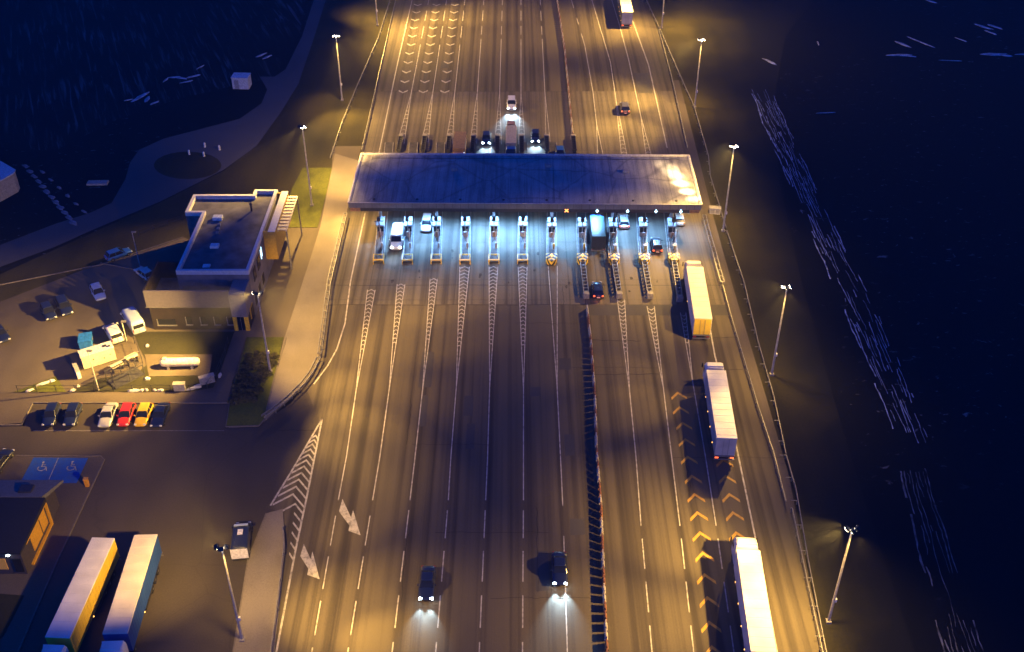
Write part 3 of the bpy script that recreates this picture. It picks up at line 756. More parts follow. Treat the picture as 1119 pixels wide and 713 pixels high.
for i, (fx, fy, bx, by) in enumerate(FRONT):
    a = P(fx, fy); b = P(bx, by); dirv = (b - a).normalized()
    # island runs right through under the canopy
    rear = REAR_Y if i < 7 else P(560, 175).y
    t = (rear - a.y) / dirv.y; e = a + dirv * t
    # back end expressed through ground vector
    kind = 'frame' if i < 6 else 'striped'
    lab = ('long toll island with square yellow end frame, %s from the left' % order[i]) if i < 6 else \
        ['toll island with striped nose and open lane markings, left of the central divider', 'toll island with striped nose at the head of the central divider',
         'toll island with striped nose between the black car and the white car lanes', 'toll island with striped nose left of the car with glowing rear lights',
         'rightmost toll island with striped nose beside the upper queueing truck'][i - 6]
    d = e - a; L_ = d.length; rz = atan2(d.y, d.x) - pi / 2
    _P = P
    root, _ = island(fx, fy, fx, fy - 1, lab, kind) if False else (None, None)
    def mk():
        root = thing('toll_island', lab, 'toll island', (a.x, a.y, 0.02), rz); return root
    root = mk(); hw = 0.78
    MB().rbox(-hw, hw, 0.3, L_, -.01, .18, .05).build('kerb_slab', M_ISL, root)
    for s in (-1, 1):
        MB().bb(s * hw - .07, s * hw + .07, .4, L_ - .3, .181, .26).build('kerb_edge', M_KW, root)
        r = MB().bb(s * (hw - .2) - .045, s * (hw - .2) + .045, .6, 10.5, .95, 1.05)
        for k in range(6): r.bb(s * (hw - .2) - .04, s * (hw - .2) + .04, .6 + k * 1.95, .7 + k * 1.95, .18, .95)
        r.build('side_rail', M_GALV, root)
    if kind == 'frame':
        f = MB()
        f.bb(-.86, .86, -.12, .08, .75, .92).bb(-.86, .86, 1.5, 1.68, .75, .9)
        for s in (-1, 1): f.bb(s * .8 - .08, s * .8 + .08, -.1, 1.64, .752, .918).bb(s * .8 - .06, s * .8 + .06, -.08, .05, -.02, .75).bb(s * .8 - .06, s * .8 + .06, 1.5, 1.62, -.02, .75)
        f.build('end_frame', M_YEL, root)
        MB().tube((-.6, 1.4, .85), (.3, .1, .4), .05).build('brace', M_DSTEEL, root)
    else:
        n = 10
        pts = [(-.9, 2.0), (-.9, .8)] + [(-.9 * cos(pi * k / n), .8 - .95 * sin(pi * k / n)) for k in range(1, n)] + [(.9, .8), (.9, 2.0)]
        MB().poly(pts, 0, 1.0).build('striped_nose', M_STRIPE, root)
        MB().lathe((0, 1.1, 1.0), [(.1, 0), (.16, .1), (.16, .3), (.05, .38)], n=10).build('beacon', M_AMBER, root)
        MB().tube((-.5, 3.0, .2), (.1, 6.6, 1.7), .06).tube((.5, 3.6, .2), (.1, 6.6, 1.7), .06).build('strut', M_DSTEEL, root)
        if i >= 8:
            MB().lathe((.2, 3.4, 1.6), [(.02, 0), (.36, .02), (.36, .06), (.02, .08)], n=14).tube((.2, 3.4, .2), (.2, 3.4, 1.6), .04).build('round_sign', M_GREY, root)
    # booth, gantry post, reader and barrier arm
    M3 = Matrix.Translation((a.x, a.y, .02)) @ Matrix.Rotation(rz, 4, 'Z')
    where = (['leftmost', 'second', 'third', 'fourth', 'fifth', 'sixth'][i] + ' island from the left') if i < 6 else ['island left of the divider', 'divider head island', 'island right of the blue truck', 'island left of the glowing rear lights', 'rightmost island'][i - 6]
    booth((M3 @ Vector((0, 0, 0)))[:], rz, 8.2, 'white glazed toll booth on the ' + where)
    pr = thing('reader_post', 'tall post with camera box on the ' + where, 'camera post', (M3 @ Vector((0, 6.8, .17)))[:], rz)
    MB().tube((0, 0, 0), (0, 0, 4.6), .09, .07).build('pole', M_GALV, pr)
    MB().bb(-.28, .28, -.5, .1, 4.1, 4.6).bb(-.75, .75, -.05, .05, 3.7, 3.8).build('camera_box', M_DSTEEL, pr)
    MB().bb(-.2, .2, -.35, -.1, .9, 1.9).build('card_reader', M_GREY if i % 2 else mat('brown_box', (.25, .13, .06), .6), pr)
    ba = thing('lane_barrier', 'lane barrier machine with arm on the ' + where, 'lane barrier', (M3 @ Vector((.35, 4.6, .17)))[:], rz)
    MB().bb(-.16, .16, -.18, .18, 0, 1.0).build('cabinet', M_YEL if i >= 6 else M_GREY, ba)
    MB().bb(-.05, .05, -.04, .04, 1.0, 3.6).build('arm', M_WHITE, ba)
    # crash cushion
    def cushion(loc, rz, n, label, m=M_GALV):
        c = thing('crash_cushion', label, 'crash cushion', loc, rz)
        for s in (-1, 1):
            MB().bb(s * .38 - .05, s * .38 + .05, -n * .95, 0, .55, .85).build('side_rail', m, c)
        pr = MB().bb(-.33, .33, -.07, .07, .1, .8).build('crossbar', m, c)
        pr.location = (0, -.1, 0)
        for k in range(1, n + 1): dup(pr, (0, -.1 - k * .92, 0), parent=c)
        MB().bb(-.33, .33, -n * .95, 0, .02, .1).build('floor_plate', M_DSTEEL, c)
        MB().rbox(-.5, .5, -n * .95 - .8, -n * .95, 0, .9, .15).build('nose', M_KW, c)
        return c
    if i >= 7:
        tx, ty = [(640.7, 328), (677, 328), (710.5, 328), (743, 332)][i - 7]
        q = P(tx, ty); aa = M3 @ Vector((0, -.15, 0)); dd = aa - q; dd.z = 0
        n = max(4, int((dd.length - .8) / .95))
        cushion((aa.x, aa.y, .02), atan2(dd.y, dd.x) - pi / 2, n, 'ladder like steel crash cushion in front of the ' + where)
    if i < 8:
        rx = [437.8, 464, 490.6, 517, 543.7, 570, 597.4, 626.6][i]
        q = P(rx, 156.5)
        cushion((q.x, P(rx, 168).y, .02), pi, 6, 'dark crash cushion behind the canopy at the ' + where, M_DSTEEL)

# ================================================================== CANOPY
X0, X1 = -26.3, 30.6; Y0, Y1 = 154.6, 171.9; ZT, ZB = 7.0, 5.2
cx, cy = (X0 + X1) / 2, (Y0 + Y1) / 2
can = thing('toll_canopy', 'wide flat roofed toll canopy spanning all the lanes', 'canopy', (cx, cy, 0), radians(-0.7))
hx, hy = (X1 - X0) / 2, (Y1 - Y0) / 2
def roofmat():
    m, t, b = principled('canopy_membrane'); N = t.nodes; L = t.links
    tc = N.new('ShaderNodeTexCoord')
    w = N.new('ShaderNodeTexWave'); w.wave_type = 'BANDS'; w.bands_direction = 'X'; w.inputs['Scale'].default_value = 0.06; w.inputs['Distortion'].default_value = 1.5; w.inputs['Detail Scale'].default_value = .2
    n1 = N.new('ShaderNodeTexNoise'); n1.inputs['Scale'].default_value = .16; n1.inputs['Detail'].default_value = 6; n1.inputs['Distortion'].default_value = 1.2
    n2 = N.new('ShaderNodeTexNoise'); n2.inputs['Scale'].default_value = 4; n2.inputs['Detail'].default_value = 4
    br = N.new('ShaderNodeTexBrick'); br.offset = 0; br.inputs['Brick Width'].default_value = 2.4; br.inputs['Row Height'].default_value = 60
    br.inputs['Mortar Size'].default_value = .035; br.inputs['Scale'].default_value = 1
    br.inputs['Color1'].default_value = (1, 1, 1, 1); br.inputs['Color2'].default_value = (.86, .86, .86, 1); br.inputs['Mortar'].default_value = (.45, .45, .45, 1)
    for q in (w, n1, n2): L.new(tc.outputs['Object'], q.inputs['Vector'])
    mp = N.new('ShaderNodeMapping'); mp.inputs['Location'].default_value = (0, 30, 0); L.new(tc.outputs['Object'], mp.inputs[0]); L.new(mp.outputs[0], br.inputs['Vector'])
    r = N.new('ShaderNodeValToRGB'); e = r.color_ramp.elements
    e[0].position = .33; e[0].color = (.30, .30, .30, 1); e[1].position = .62; e[1].color = (.42, .42, .42, 1)
    L.new(n1.outputs[0], r.inputs[0])
    m1 = N.new('ShaderNodeMix'); m1.data_type = 'RGBA'; m1.blend_type = 'MULTIPLY'; m1.inputs[0].default_value = 1
    L.new(r.outputs[0], m1.inputs[6]); L.new(br.outputs[0], m1.inputs[7])
    q = N.new('ShaderNodeMapRange'); q.inputs[1].default_value = .3; q.inputs[2].default_value = .7; q.inputs[3].default_value = .82; q.inputs[4].default_value = 1.1
    L.new(n2.outputs[0], q.inputs[0])
    m2 = N.new('ShaderNodeMix'); m2.data_type = 'RGBA'; m2.blend_type = 'MULTIPLY'; m2.inputs[0].default_value = 1
    mp2 = N.new('ShaderNodeMapping'); mp2.inputs['Scale'].default_value = (1.1, .05, 1); L.new(tc.outputs['Object'], mp2.inputs[0])
    n3 = N.new('ShaderNodeTexNoise'); n3.inputs['Scale'].default_value = 1; n3.inputs['Detail'].default_value = 5; n3.inputs['Roughness'].default_value = .7; n3.inputs['Distortion'].default_value = .5; L.new(mp2.outputs[0], n3.inputs['Vector'])
    q3 = N.new('ShaderNodeMapRange'); q3.inputs[1].default_value = .36; q3.inputs[2].default_value = .56; q3.inputs[3].default_value = .52; q3.inputs[4].default_value = 1.0; L.new(n3.outputs[0], q3.inputs[0])
    vo = N.new('ShaderNodeTexVoronoi'); vo.feature = 'DISTANCE_TO_EDGE'; vo.inputs['Scale'].default_value = .11
    ad = N.new('ShaderNodeMixRGB'); ad.blend_type = 'ADD'; ad.inputs[0].default_value = 4.0; L.new(tc.outputs['Object'], ad.inputs[1]); L.new(n1.outputs[1], ad.inputs[2]); L.new(ad.outputs[0], vo.inputs['Vector'])
    q4 = N.new('ShaderNodeMapRange'); q4.inputs[1].default_value = 0; q4.inputs[2].default_value = .03; q4.inputs[3].default_value = .6; q4.inputs[4].default_value = 1.0; L.new(vo.outputs[0], q4.inputs[0])
    mm = N.new('ShaderNodeMath'); mm.operation = 'MULTIPLY'; L.new(q3.outputs[0], mm.inputs[0]); L.new(q4.outputs[0], mm.inputs[1])
    mn = N.new('ShaderNodeMath'); mn.operation = 'MULTIPLY'; L.new(mm.outputs[0], mn.inputs[0]); L.new(q.outputs[0], mn.inputs[1])
    L.new(m1.outputs[2], m2.inputs[6]); L.new(mn.outputs[0], m2.inputs[7]); L.new(m2.outputs[2], b.inputs['Base Color'])
    b.inputs['Roughness'].default_value = .32
    return m
MB().bb(-hx + .35, hx - .35, -hy + .35, hy - .35, ZT - .35, ZT - .12).build('roof', roofmat(), can)
f = MB().bb(-hx, hx, -hy, -hy + .35, ZT - .95, ZT)
f.build('front_fascia', mat('fascia_metal', (.22, .22, .23), .4, .3, var=.1, scale=.6), can)
MB().bb(-hx, hx, hy - .3, hy, ZT - .95, ZT - .0).build('rear_fascia', mat('fascia_pale', (.5, .5, .5), .4), can)
for s in (-1, 1):
    MB().bb(min(s * hx, s * (hx - .3)), max(s * hx, s * (hx - .3)), -hy + .35, hy - .3, ZT - .95, ZT - .001).build('side_fascia', mat('fascia_pale', (.5, .5, .5), .4), can)
MB().bb(-hx + 1.8, hx - 1.8, -hy + .45, -hy + .7, ZB, ZT - .96).build('recessed_band', mat('fascia_dark', (.05, .045, .045), .6), can)
seam = MB()
k = -hx + 1.2
while k < hx: seam.bb(k - .02, k + .02, -hy - .012, -hy + .002, ZT - .95, ZT); k += 1.3
seam.build('fascia_seams', M_DSTEEL, can)
for s in (-1, 1): MB().box(s * (hx - .95), -hy + .9, ZB + .45, 1.6, 1.0, .9).build('corner_box', mat('corner_orange', (.45, .22, .08), .6), can)
MB().bb(-hx + .8, hx - .8, -hy + .75, hy - .6, ZB + .2, ZB + .6).build('soffit', mat('soffit_white', (.6, .6, .6), .6), can)
for i in (0, 2, 4, 6, 8, 10):
    fx, fy, bx, by = FRONT[i]; a = P(fx, fy); b = P(bx, by); d = (b - a).normalized()
    for Y in (158.5, 168.0):
        p = a + d * ((Y - a.y) / d.y)
        MB().rbox(p.x - cx - .22, p.x - cx + .22, Y - cy - .22, Y - cy + .22, .2, ZB + .2, .05).build('column', M_GALV, can)
rim = MB()
rim.bb(-hx - .02, hx + .02, hy - .12, hy + .02, ZT + .002, ZT + .10).bb(-hx - .02, hx + .02, -hy - .02, -hy + .10, ZT + .002, ZT + .05)
for s in (-1, 1): rim.bb(s * hx - .14, s * hx + .14, -hy + .101, hy - .121, ZT + .002, ZT + .10)
rim.build('roof_rim', mat('rim_pale', (.6, .59, .57), .5), can)
# roof drains
for k in range(8): MB().lathe((-hx + 4 + k * 7, -hy + 1.4, ZT - .12), [(.22, 0), (.2, .12), (.05, .16)], n=10).build('roof_drain', M_DSTEEL, can)
for k, (lx_, ly_) in enumerate(((-12, 3), (4, 4.5), (17, 2.5))):
    MB().rbox(lx_ - .5, lx_ + .5, ly_ - .4, ly_ + .4, ZT - .12, ZT + .35, .06).build('roof_hatch', M_GREY, can)
MB().tube((-hx + 2, hy - 1.6, ZT - .04), (hx - 2, hy - 1.6, ZT - .04), .04).build('conduit', M_DSTEEL, can)
# lane signals on the recessed band
ZS = 5.65
def signal(px, label, kind, rgb):
    p = P(px, 229, ZS); lx = p.x
    yf = cy - hy + .40 - (lx - cx) * 0.0122
    r = thing('lane_signal', label, 'lane signal', (lx, yf - .1, ZS), radians(-.7))
    MB().bb(-.42, .42, -.05, .1, -.36, .36).build('housing', M_DSTEEL, r)
    m = mat('signal_' + kind, rgb, .4, var=0, emit=rgb, estr=9 if kind != 'red' else 6)
    g_ = MB()
    if kind == 'red':
        for s in (-1, 1):
            g_.add([(s * .28 + .07, -.08, -.28), (s * .28 - .07, -.08, -.28), (-s * .28 - .07, -.08, .28), (-s * .28 + .07, -.08, .28)] +
                   [(s * .28 + .07, -.052, -.28), (s * .28 - .07, -.052, -.28), (-s * .28 - .07, -.052, .28), (-s * .28 + .07, -.052, .28)], [(0, 1, 2, 3), (4, 5, 6, 7), (0, 1, 5, 4), (1, 2, 6, 5), (2, 3, 7, 6), (3, 0, 4, 7)])
    else:
        g_.bb(-.06, .06, -.08, -.052, -.28, .3)
        g_.add([(-.26, -.08, 0), (0, -.08, -.32), (.26, -.08, 0), (-.26, -.052, 0), (0, -.052, -.32), (.26, -.052, 0)], [(0, 1, 2), (3, 4, 5), (0, 1, 4, 3), (1, 2, 5, 4), (2, 0, 3, 5)])
    g_.build('symbol', m, r)
signal(619, 'lit orange X signal on the canopy edge over an empty lane', 'red', (1.0, .32, .08))
signal(652.5, 'blue white arrow signal above the blue truck', 'arrow', (.45, .8, 1.0))
signal(685.5, 'blue white arrow signal above the white car', 'arrow', (.45, .8, 1.0))
signal(716.5, 'blue white arrow signal above the car with glowing rear lights', 'arrow', (.45, .8, 1.0))
signal(743.5, 'rightmost blue white arrow signal above the widest lane', 'arrow', (.45, .8, 1.0))

# ceiling luminaires under the canopy
lanes_x = []
fronts = [P(f_[0], f_[1]).x for f_ in FRONT]
mids = [(fronts[i] + fronts[i + 1]) / 2 for i in range(len(fronts) - 1)] + [fronts[-1] + 2.7]
for i, x in enumerate(mids):
    r = thing('ceiling_luminaire', 'cool white ceiling light under the canopy over toll lane', 'ceiling light', (x, 158.0, ZB + .2), 0, 'ceiling lights under the canopy')
    MB().bb(-.6, .6, -.3, .3, -.1, 0).build('housing', M_GALV, r)
    MB().bb(-.55, .55, -.25, .25, -.12, -.1).build('diffuser', mat('luminaire_diffuser', (.8, .9, 1), .4, var=0, emit=(.6, .88, 1.0), estr=25), r)
    pw = [1.0, .8, 1.1, 1.3, 1.4, 1.2, 1.0, .8, .8, .7, .35][min(i, 10)]
    light('luminaire_light', 'AREA', (x, 157.8, ZB + .02), (x, 156.0, 0), 1900 * pw * CANOPY_POWER, (.19, .47, 1.0), size=125, parent=r, sx=1.2, sy=.6)
    light('luminaire_light', 'AREA', (x, 155.3, ZB - .05), (x, 152.0, 0), 260 * pw * CANOPY_POWER, (.30, .60, 1.0), size=80, parent=r, sx=.5, sy=.5)

# ================================================================== LAMP MASTS
def mast(base, H, label, aims, head_dir=None, extra=None):
    b = Vector((base[0], base[1], 0)) if isinstance(base, Vector) else P(*base)
    r = thing('lamp_mast', label, 'lamp mast', (b.x, b.y, 0), 0, 'tall floodlight masts along the motorway')
    MB().tube((0, 0, 0), (0, 0, H), .17, .09, 10).build('pole', M_POLE, r, smooth=False)
    MB().box(0, 0, .15, .55, .55, .3).build('base_block', M_CONC, r)
    MB().bb(-.12, .3, -.12, .12, 3.3, 3.75).build('camera_box', M_WHITE, r)
    MB().bb(-.6, .6, -.05, .05, H - .05, H + .05).build('crossbar', M_GALV, r)
    for k, (ax, ay, pw, sz) in enumerate(aims):
        A = Vector((ax, ay, 0)); L0 = Vector(((-.5, .5, 0)[k % 3], (0, 0, -.3)[k % 3], H + .2)); wl = b + L0
        d = (A - wl).normalized()
        if k < 3:
            fl = bpy.data.objects.new('floodlight', MB().box(0, 0, 0, .5, .42, .22).mesh('floodlight', M_DSTEEL)); COL.objects.link(fl)
            fl.parent = r; fl.location = L0; fl.rotation_euler = d.to_track_quat('-Z', 'Y').to_euler()
            MB().box(0, 0, -.13, .42, .36, .03).build('lens', M_LENS, fl)
        if k == 0 and abs(b.x - 35.2) < .6 and 150 < b.y < 165:
            for tx_, ty_, tp_ in ((731, 183, 60000), (738, 191, 90000), (745, 200, 110000), (752, 209, 110000), (758, 217, 60000)):  # row of narrow spots added to shape the bright streak on the canopy roof
                light('floodlight_beam', 'SPOT', b + Vector((-1.3, 0.1, H + .1)), P(tx_, ty_, 7), tp_, (1.0, .70, .34), 15, 1.0, .2, parent=r)
        dh = Vector((d.x, d.y, 0)).normalized()
        light('floodlight_beam', 'SPOT', b + dh * 1.0 + Vector((0, 0, H + .1 - .02 * k)), A, pw * 10000 * MAST_POWER, (1.0, .585, .125), sz, 1.0, .2, parent=r)
    return r
MAST = [
    # base, height, label, [(aim x, aim y in metres, power / 10 kW, cone)]
    ((412.5, 28), 14, 'left side mast with its top cut off by the top of the photo',
     [(-23.3, 244.5, 0.98, 140), (-21.4, 247.8, 1.31, 140), (-19.5, 241.3, 6.57, 110), (-19.5, 241.3, 1.64, 140), (-16.7, 246.1, 1.99, 140), (-12.0, 258.7, 11, 46), (-33.3, 254.1, 2.7, 56), (-35.3, 257.6, 2.72, 56)]),
    ((374, 110), 13.6, 'bright headed mast upper left beside the outer guardrail',
     [(-22.6, 199.2, 0.33, 80), (-32.9, 198.7, 4.85, 56), (-2.9, 197.9, 4.39, 56), (-7.8, 209.5, 1.19, 56), (-26.8, 195.6, 1.34, 80), (-33, 206, 1.8, 95)]),
    ((341, 225), 14.8, 'mast standing on the green lawn behind the office building',
     [(-31.9, 182.0, 1.23, 140), (-55.3, 148.9, 5.38, 56), (-32.7, 155.4, 0.86, 110), (-26.7, 180.1, 6.44, 80), (-26.2, 159.2, 3.99, 40), (-32.7, 177.1, 1.42, 140), (-31.9, 150.5, 3.0, 80), (-33, 157, 3.0, 75)]),
    ((295.6, 407), 13.2, 'mast rising from the hedge lawn by the yard',
     [(-67.6, 119.8, 11.77, 80), (-25.2, 126.9, 1.22, 110), (-12.9, 137.2, 2.2, 44), (-23.3, 123.6, 2.14, 110), (-16, 127.0, 4.2, 42), (-7.6, 141.7, 9.0, 34), (-30.0, 140.5, 3.79, 56), (-20, 106, 6.5, 38), (-21, 97, 3.5, 34), (-20.5, 115, 3.6, 48), (-60, 124, 14.0, 60), (-58, 112, 6.0, 50)]),
    ((265, 700), 14.1, 'lower left mast on the pavement island with blue backed heads',
     [(-18.1, 78.1, 4.73, 56), (-18.0, 92.5, 2.44, 28), (-31.2, 90.0, 1.64, 110), (-23.1, 69.8, 0.79, 140), (-13.5, 74.3, 5.5, 28), (-62, 128, 7.0, 30), (-48, 88, 3.0, 80)]),
    ((723, 31), 14, 'right side mast cut off by the top of the photo',
     [(45.5, 246.0, 3.98, 140), (19.1, 249.8, 2.61, 110), (24.8, 246.0, 1.28, 140), (41.7, 247.4, 1.46, 140), (19.1, 249.8, 5.85, 80), (20.1, 255.3, 0.38, 110)]),
    ((759, 118), 14.2, 'upper right mast above the canopy end',
     [(21.0, 206.0, 1.08, 80), (20.9, 192.5, 5.5, 44), (11.6, 196.8, 0.82, 56), (22.0, 211.5, 7.37, 56), (26.7, 209.7, 2.03, 140), (5.0, 194.4, 5.64, 56), (38.5, 203, 1.0, 115), (17.5, 198, 4.0, 26)]),
    ((790, 253), 15.6, 'mast beside the right end of the canopy',
     [(29.7, 148.1, 1.1, 140), (19.1, 144.2, 4.14, 56), (24.7, 139.5, 5.4, 56), (29.7, 167.2, 1.57, 110), (27.2, 171.5, 1.34, 80), (9.9, 148.4, 1.48, 56), (37, 152, 1.0, 115)]),
    ((843, 410), 14.6, 'mast on the right verge beside the middle queueing truck',
     [(22.5, 95.8, 1.86, 56), (15.0, 119.2, 2.1, 28), (15.3, 136.6, 0.96, 56), (16.2, 112.0, 3.19, 28), (19.0, 89.8, 2.02, 56), (30.6, 123.7, 1.12, 140), (25.5, 137.4, 2.21, 56), (37.5, 113, 1.0, 115)]),
    ((905, 680), 14.1, 'lower right mast near the photo corner with two lit heads',
     [(22.9, 76.7, 4.47, 110), (17.9, 90.2, 9.47, 40), (23.6, 80.5, 0.56, 140), (12.9, 76.7, 3.65, 40), (-0.1, 76.7, 1.6, 56), (6.9, 76.7, 1.76, 40), (36, 73, 1.0, 115)]),
]
for b_, h_, l_, a_ in MAST: mast(b_, h_, l_, a_)

# small posts
def small_lamp(bx, by, h, label, lit=False, head=(.5, 0)):
    b = P(bx, by)
    r = thing('street_lamp', label, 'street lamp', b, 0)
    MB().tube((0, 0, 0), (0, 0, h), .09, .06).build('pole', M_POLE, r)
    MB().box(head[0] * .5, head[1], h, .7, .3, .16).build('lamp_head', M_GALV, r)
    return r
small_lamp(153, 291, 6.3, 'slim street lamp on the kerb between the blue and the cream car')
small_lamp(108, 427, 6.8, 'slim white street lamp in front of the white container')
small_lamp(138.5, 373, 3.5, 'short post between the two light blue vans')

# yard and field lights that reach the parked vehicles
yl = thing('wall_floodlight', 'small floodlight on the office wall facing the yard', 'floodlight', (-52.6, 134.0, 6.5))
MB().box(0, 0, 0, .3, .5, .3).build('housing', M_DSTEEL, yl)

exec_after = []
# ================================================================== VEHICLES
def paint(name, col, metal=.15):
    return mat('paint_' + name, col, .35, metal, var=.04, scale=1.0, coat=.4)
def section(y, hw, z0, z1, p=3.2, n=16):
    out = []
    for k in range(n):
        a = 2 * pi * (k + .5) / n; c, s = cos(a), sin(a)
        out.append((hw * math.copysign(abs(c) ** (2 / p), c), y, (z0 + z1) / 2 + (z1 - z0) / 2 * math.copysign(abs(s) ** (2 / p), s)))
    return out
WHEEL = {}
def wheels(root, pos, r=.33, w=.22, dark=False):
    key = (r, w)
    if key not in WHEEL:
        WHEEL[key] = (MB().lathe((-w / 2, 0, 0), [(r * .7, 0), (r, .03), (r, w - .03), (r * .7, w)], 'x', 18).mesh('tyre', M_BLK, False),
                      MB().lathe((-w / 2 - .005, 0, 0), [(.05, 0), (r * .62, .015), (r * .62, w - .005), (.05, w + .01)], 'x', 12).mesh('rim', M_GALV, False))
    for x, y in pos:
        t = bpy.data.objects.new('wheel', WHEEL[key][0]); COL.objects.link(t); t.parent = root; t.location = (x, y, r)
        q = bpy.data.objects.new('rim', WHEEL[key][1]); COL.objects.link(q); q.parent = t
CARS = {
    'hatch': dict(L=4.2, hw=.87, belt=.95, top=1.46, gb=(-1.95, .98), gt=(-1.5, .2)),
    'sedan': dict(L=4.6, hw=.89, belt=.92, top=1.42, gb=(-1.62, .98), gt=(-.85, .28)),
    'estate': dict(L=4.75, hw=.9, belt=.94, top=1.48, gb=(-2.2, 1.05), gt=(-1.9, .35)),
    'suv': dict(L=4.7, hw=.95, belt=1.08, top=1.72, gb=(-2.15, 1.0), gt=(-1.8, .35)),
}
def car(kind, loc, rz, col, label, lights=False, brake=False, group=None, name='car', glare=1.0, scale=1.0):
    c = CARS[kind]; h = c['L'] / 2; hw = c['hw']; b = c['belt']
    r = thing(name, label, 'car', (loc[0], loc[1], loc[2] if len(loc) > 2 else .02), rz, group)
    r.scale = (scale,) * 3
    m = col
    st = [(-h, hw * .80, .42, b - .22), (-h + .06, hw * .93, .30, b - .06), (-h + .5, hw * .99, .22, b + .02), (-.6, hw, .2, b), (.9, hw, .2, b - .01), (h - .75, hw * .98, .22, b - .10), (h - .25, hw * .92, .24, b - .20), (h - .05, hw * .80, .3, b - .32), (h, hw * .70, .36, b - .42)]
    if kind == 'hatch' or kind == 'estate' or kind == 'suv': st[2] = (-h + .4, hw * .99, .22, b + .03)
    MB().loft([section(*s) for s in st]).build('body', m, r, smooth=True)
    y0, y1 = c['gb']; t0, t1 = c['gt']; zt = c['top']
    gw, tw = hw * .90, hw * .70
    n = 4
    def ring(ya, yb, w, z, rr=.12):
        pts = []
        for cx_, cy_, a0 in ((w, yb, 0), (-w, yb, 90), (-w, ya, 180), (w, ya, 270)):
            sx = -1 if cx_ > 0 else 1; sy = -1 if cy_ == yb else 1
            for k in range(4):
                a = radians(a0 + 30 * k); pts.append((cx_ + sx * rr + rr * cos(a), cy_ + sy * rr + rr * sin(a), z))
        return pts
    MB().loft([ring(y0, y1, gw, b - .06), ring((y0 * .45 + t0 * .55), (y1 * .45 + t1 * .55), (gw * .45 + tw * .55), b + (zt - b) * .55), ring(t0, t1, tw, zt - .05)]).build('windows', M_GLASS, r)
    MB().loft([ring(t0 - .04, t1 + .05, tw + .03, zt - .08), ring(t0, t1, tw + .0, zt - .02), ring(t0 + .15, t1 - .15, tw - .14, zt)]).build('roof', m, r, smooth=False)
    pl_ = MB()
    for s in (-1, 1):
        for (ya, yb) in ((y0 + .1, t0 + .04), (y1 - .1, t1 - .02), ((y0 + y1) / 2 - .1, (t0 + t1) / 2)):
            pl_.tube((s * (gw - .01), ya, b - .06), (s * (tw + .01), yb, zt - .06), .045, .035, 6)
    pl_.build('pillars', m, r)
    wheels(r, [(s * (hw - .1), y) for s in (-1, 1) for y in (-h * .62, h * .64)])
    for s in (-1, 1):
        MB().box(s * (hw + .06), y1 - .35, b + .05, .2, .12, .13).build('mirror', m, r)
        MB().rbox(s * hw * .68 - .17, s * hw * .68 + .17, h - .22, h - .02, b - .45, b - .26, .05).build('headlight', M_HEAD if lights else M_HEADOFF, r)
        MB().rbox(s * hw * .74 - .14, s * hw * .74 + .14, -h - .01, -h + .14, b - .30, b - .10, .04).build('tail_light', M_TAIL if brake else M_TAILOFF, r)
    MB().box(0, -h - .005, .5, .5, .03, .12).build('number_plate', M_WHITE, r)
    if lights:
        bpy.context.view_layer.update()
        mw_ = r.matrix_world
        for s in (-1, 1):
            p = mw_ @ Vector((s * hw * .68, h + .06, b - .35)); q = mw_ @ Vector((s * hw * .5, h + 9, -.1))
            light('headlight_beam', 'SPOT', p, q, 700 * glare, (.5, .75, 1.0), 62, .9, .06, parent=r)
    if brake:
        bpy.context.view_layer.update(); p = r.matrix_world @ Vector((0, -h - .35, .8))
        light('tail_light_glow', 'POINT', p, None, 12, (1.0, .2, .05), radius=.1, parent=r)
    return r
